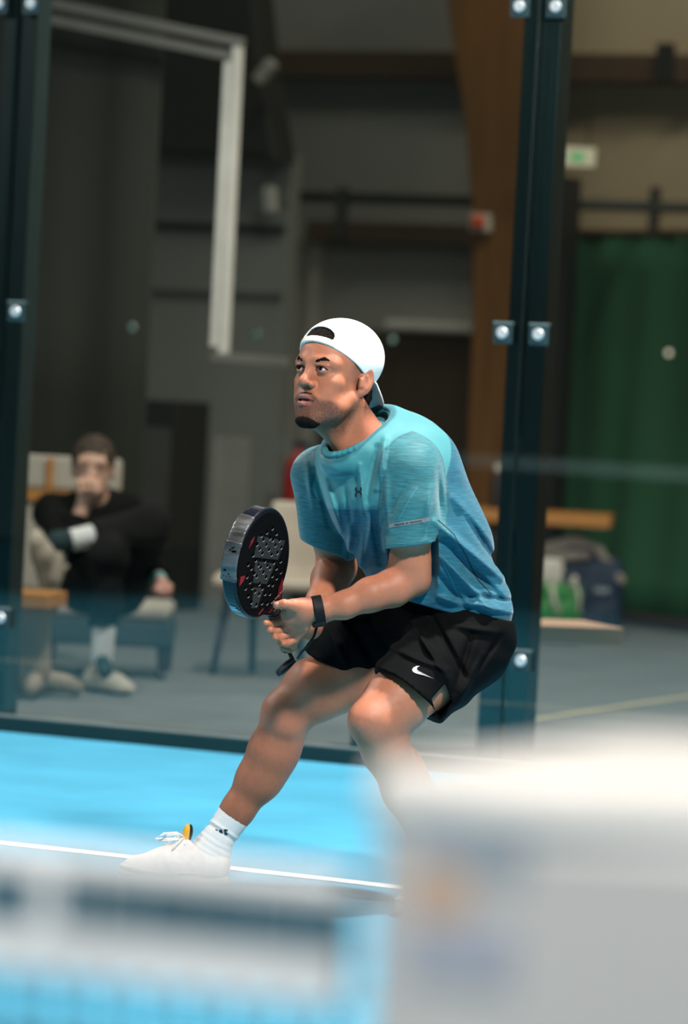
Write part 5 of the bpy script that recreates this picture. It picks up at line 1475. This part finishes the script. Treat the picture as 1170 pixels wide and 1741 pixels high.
npmesh('hair', v, q, m_brn, onl)
v, q = implicit([('u', cap(S(160, 880, -.04), PV, .125, .135), 0), ('u', cap(SH_R, SH_L, .072, .072), .06), ('u', cap(S(163, 858, -.02), S(163, 880, -.03), .068, .09), .03), ('u', cap(SH_R, EL_R, .066, .058), .04), ('u', cut(cap(EL_R, WR_R, .056, .044), WR_R*.8+EL_R*.2, WR_R-EL_R), .03),
                 ('u', cap(SH_L, EL_L, .066, .054), .04), ('u', cut(cap(EL_L, WR_L, .052, .040), WR_L*.85+EL_L*.15, WR_L-EL_L), .03), ('d', (nfield(28, .006, 4), None, None), 0), ('s', cap(HS+v3(0, 0, -.10), S(163, 858, -.02), .062, .062), .004)], .008)
npmesh('sweater', v, q, m_blk, onl)
v, q = implicit([('u', cap(HPL, KN_C, .098, .078), 0), ('u', cut(cap(KN_C, AN_C, .074, .056), AN_C*.68+KN_C*.32, AN_C-KN_C), .04), ('u', cap(HPR, KN_S, .098, .076), .05), ('u', cut(cap(KN_S, AN_S, .072, .056), AN_S*.72+KN_S*.28, AN_S-KN_S), .04), ('u', cap(HPL, HPR, .11), .05), ('d', (nfield(26, .006, 5), None, None), 0)], .008)
npmesh('trousers', v, q, m_pnt, onl)
for A, K in ((AN_C, KN_C), (AN_S, KN_S)):
    v, q = implicit([('u', cap(A+(K-A)*-.06, A*.70+K*.30, .042, .048), 0)], .006); npmesh('sock', v, q, m_sock, onl)
m_bshoe = mat('beige_knit', (.50, .44, .36), .8, bump=.3); m_dsole = mat('dark_sole', (.05, .07, .07), .6)
def sshoe(heel, toe, upv, anch):
    L_ = unit(toe-heel); u_ = unit(upv-L_*(upv@L_)); b_ = np.cross(L_, u_)
    v, q = implicit([('u', cap(heel+u_*.045, heel+L_*.12+u_*.04, .042, .042), 0), ('u', cap(heel+L_*.12+u_*.036, toe-L_*.05+u_*.028, .044, .038), .03), ('u', ell(toe-L_*.04+u_*.024, (.045, .040, .026), [L_, b_, u_]), .02),
                     ('u', cap(heel+u_*.06+L_*.01, anch, .036, .038), .03), ('i', plane(heel+u_*.012, -u_), 0), ('i', plane(heel+u_*.105, u_), 0)], .006)
    o = npmesh('shoe', v, q, m_bshoe, onl)
    v, q = implicit([('u', cap(heel+u_*.045, heel+L_*.12+u_*.042, .046, .045), 0), ('u', cap(heel+L_*.12+u_*.04, toe-L_*.05+u_*.04, .047, .043), .03), ('i', plane(heel+u_*.018, u_), 0), ('i', plane(heel+u_*.0, -u_), 0)], .006)
    npmesh('sole', v, q, m_dsole, o)
v, q = implicit([('u', cap(AN_C*.98+KN_C*.02, AN_C+(AN_C-KN_C)*.10, .046, .050), 0), ('u', cap(AN_S+v3(.006, -.035, -.030), AN_S+v3(.018, -.055, -.055), .030, .034), 0)], .006)
npmesh('shoe_lining', v, q, mat('dark_lining', (.006, .03, .035), .8), onl)
hl_ = S(158, 1160, .28); hl_[2] = .001; to_ = S(226, 1165, .42); to_[2] = .001
sshoe(hl_, to_, v3(0, 0, 1), AN_S)
sshoe(S(66, 985, .36), S(48, 905, .47), v3(.85, -.3, .2), AN_C)
v, q = implicit([('u', cap(WR_L+v3(0, -.004, .0), WR_L+v3(.004, -.008, -.012), .034), 0)], .006)
npmesh('wrist_band', v, q, mat('turquoise_band', (.12, .55, .55), .5), onl)
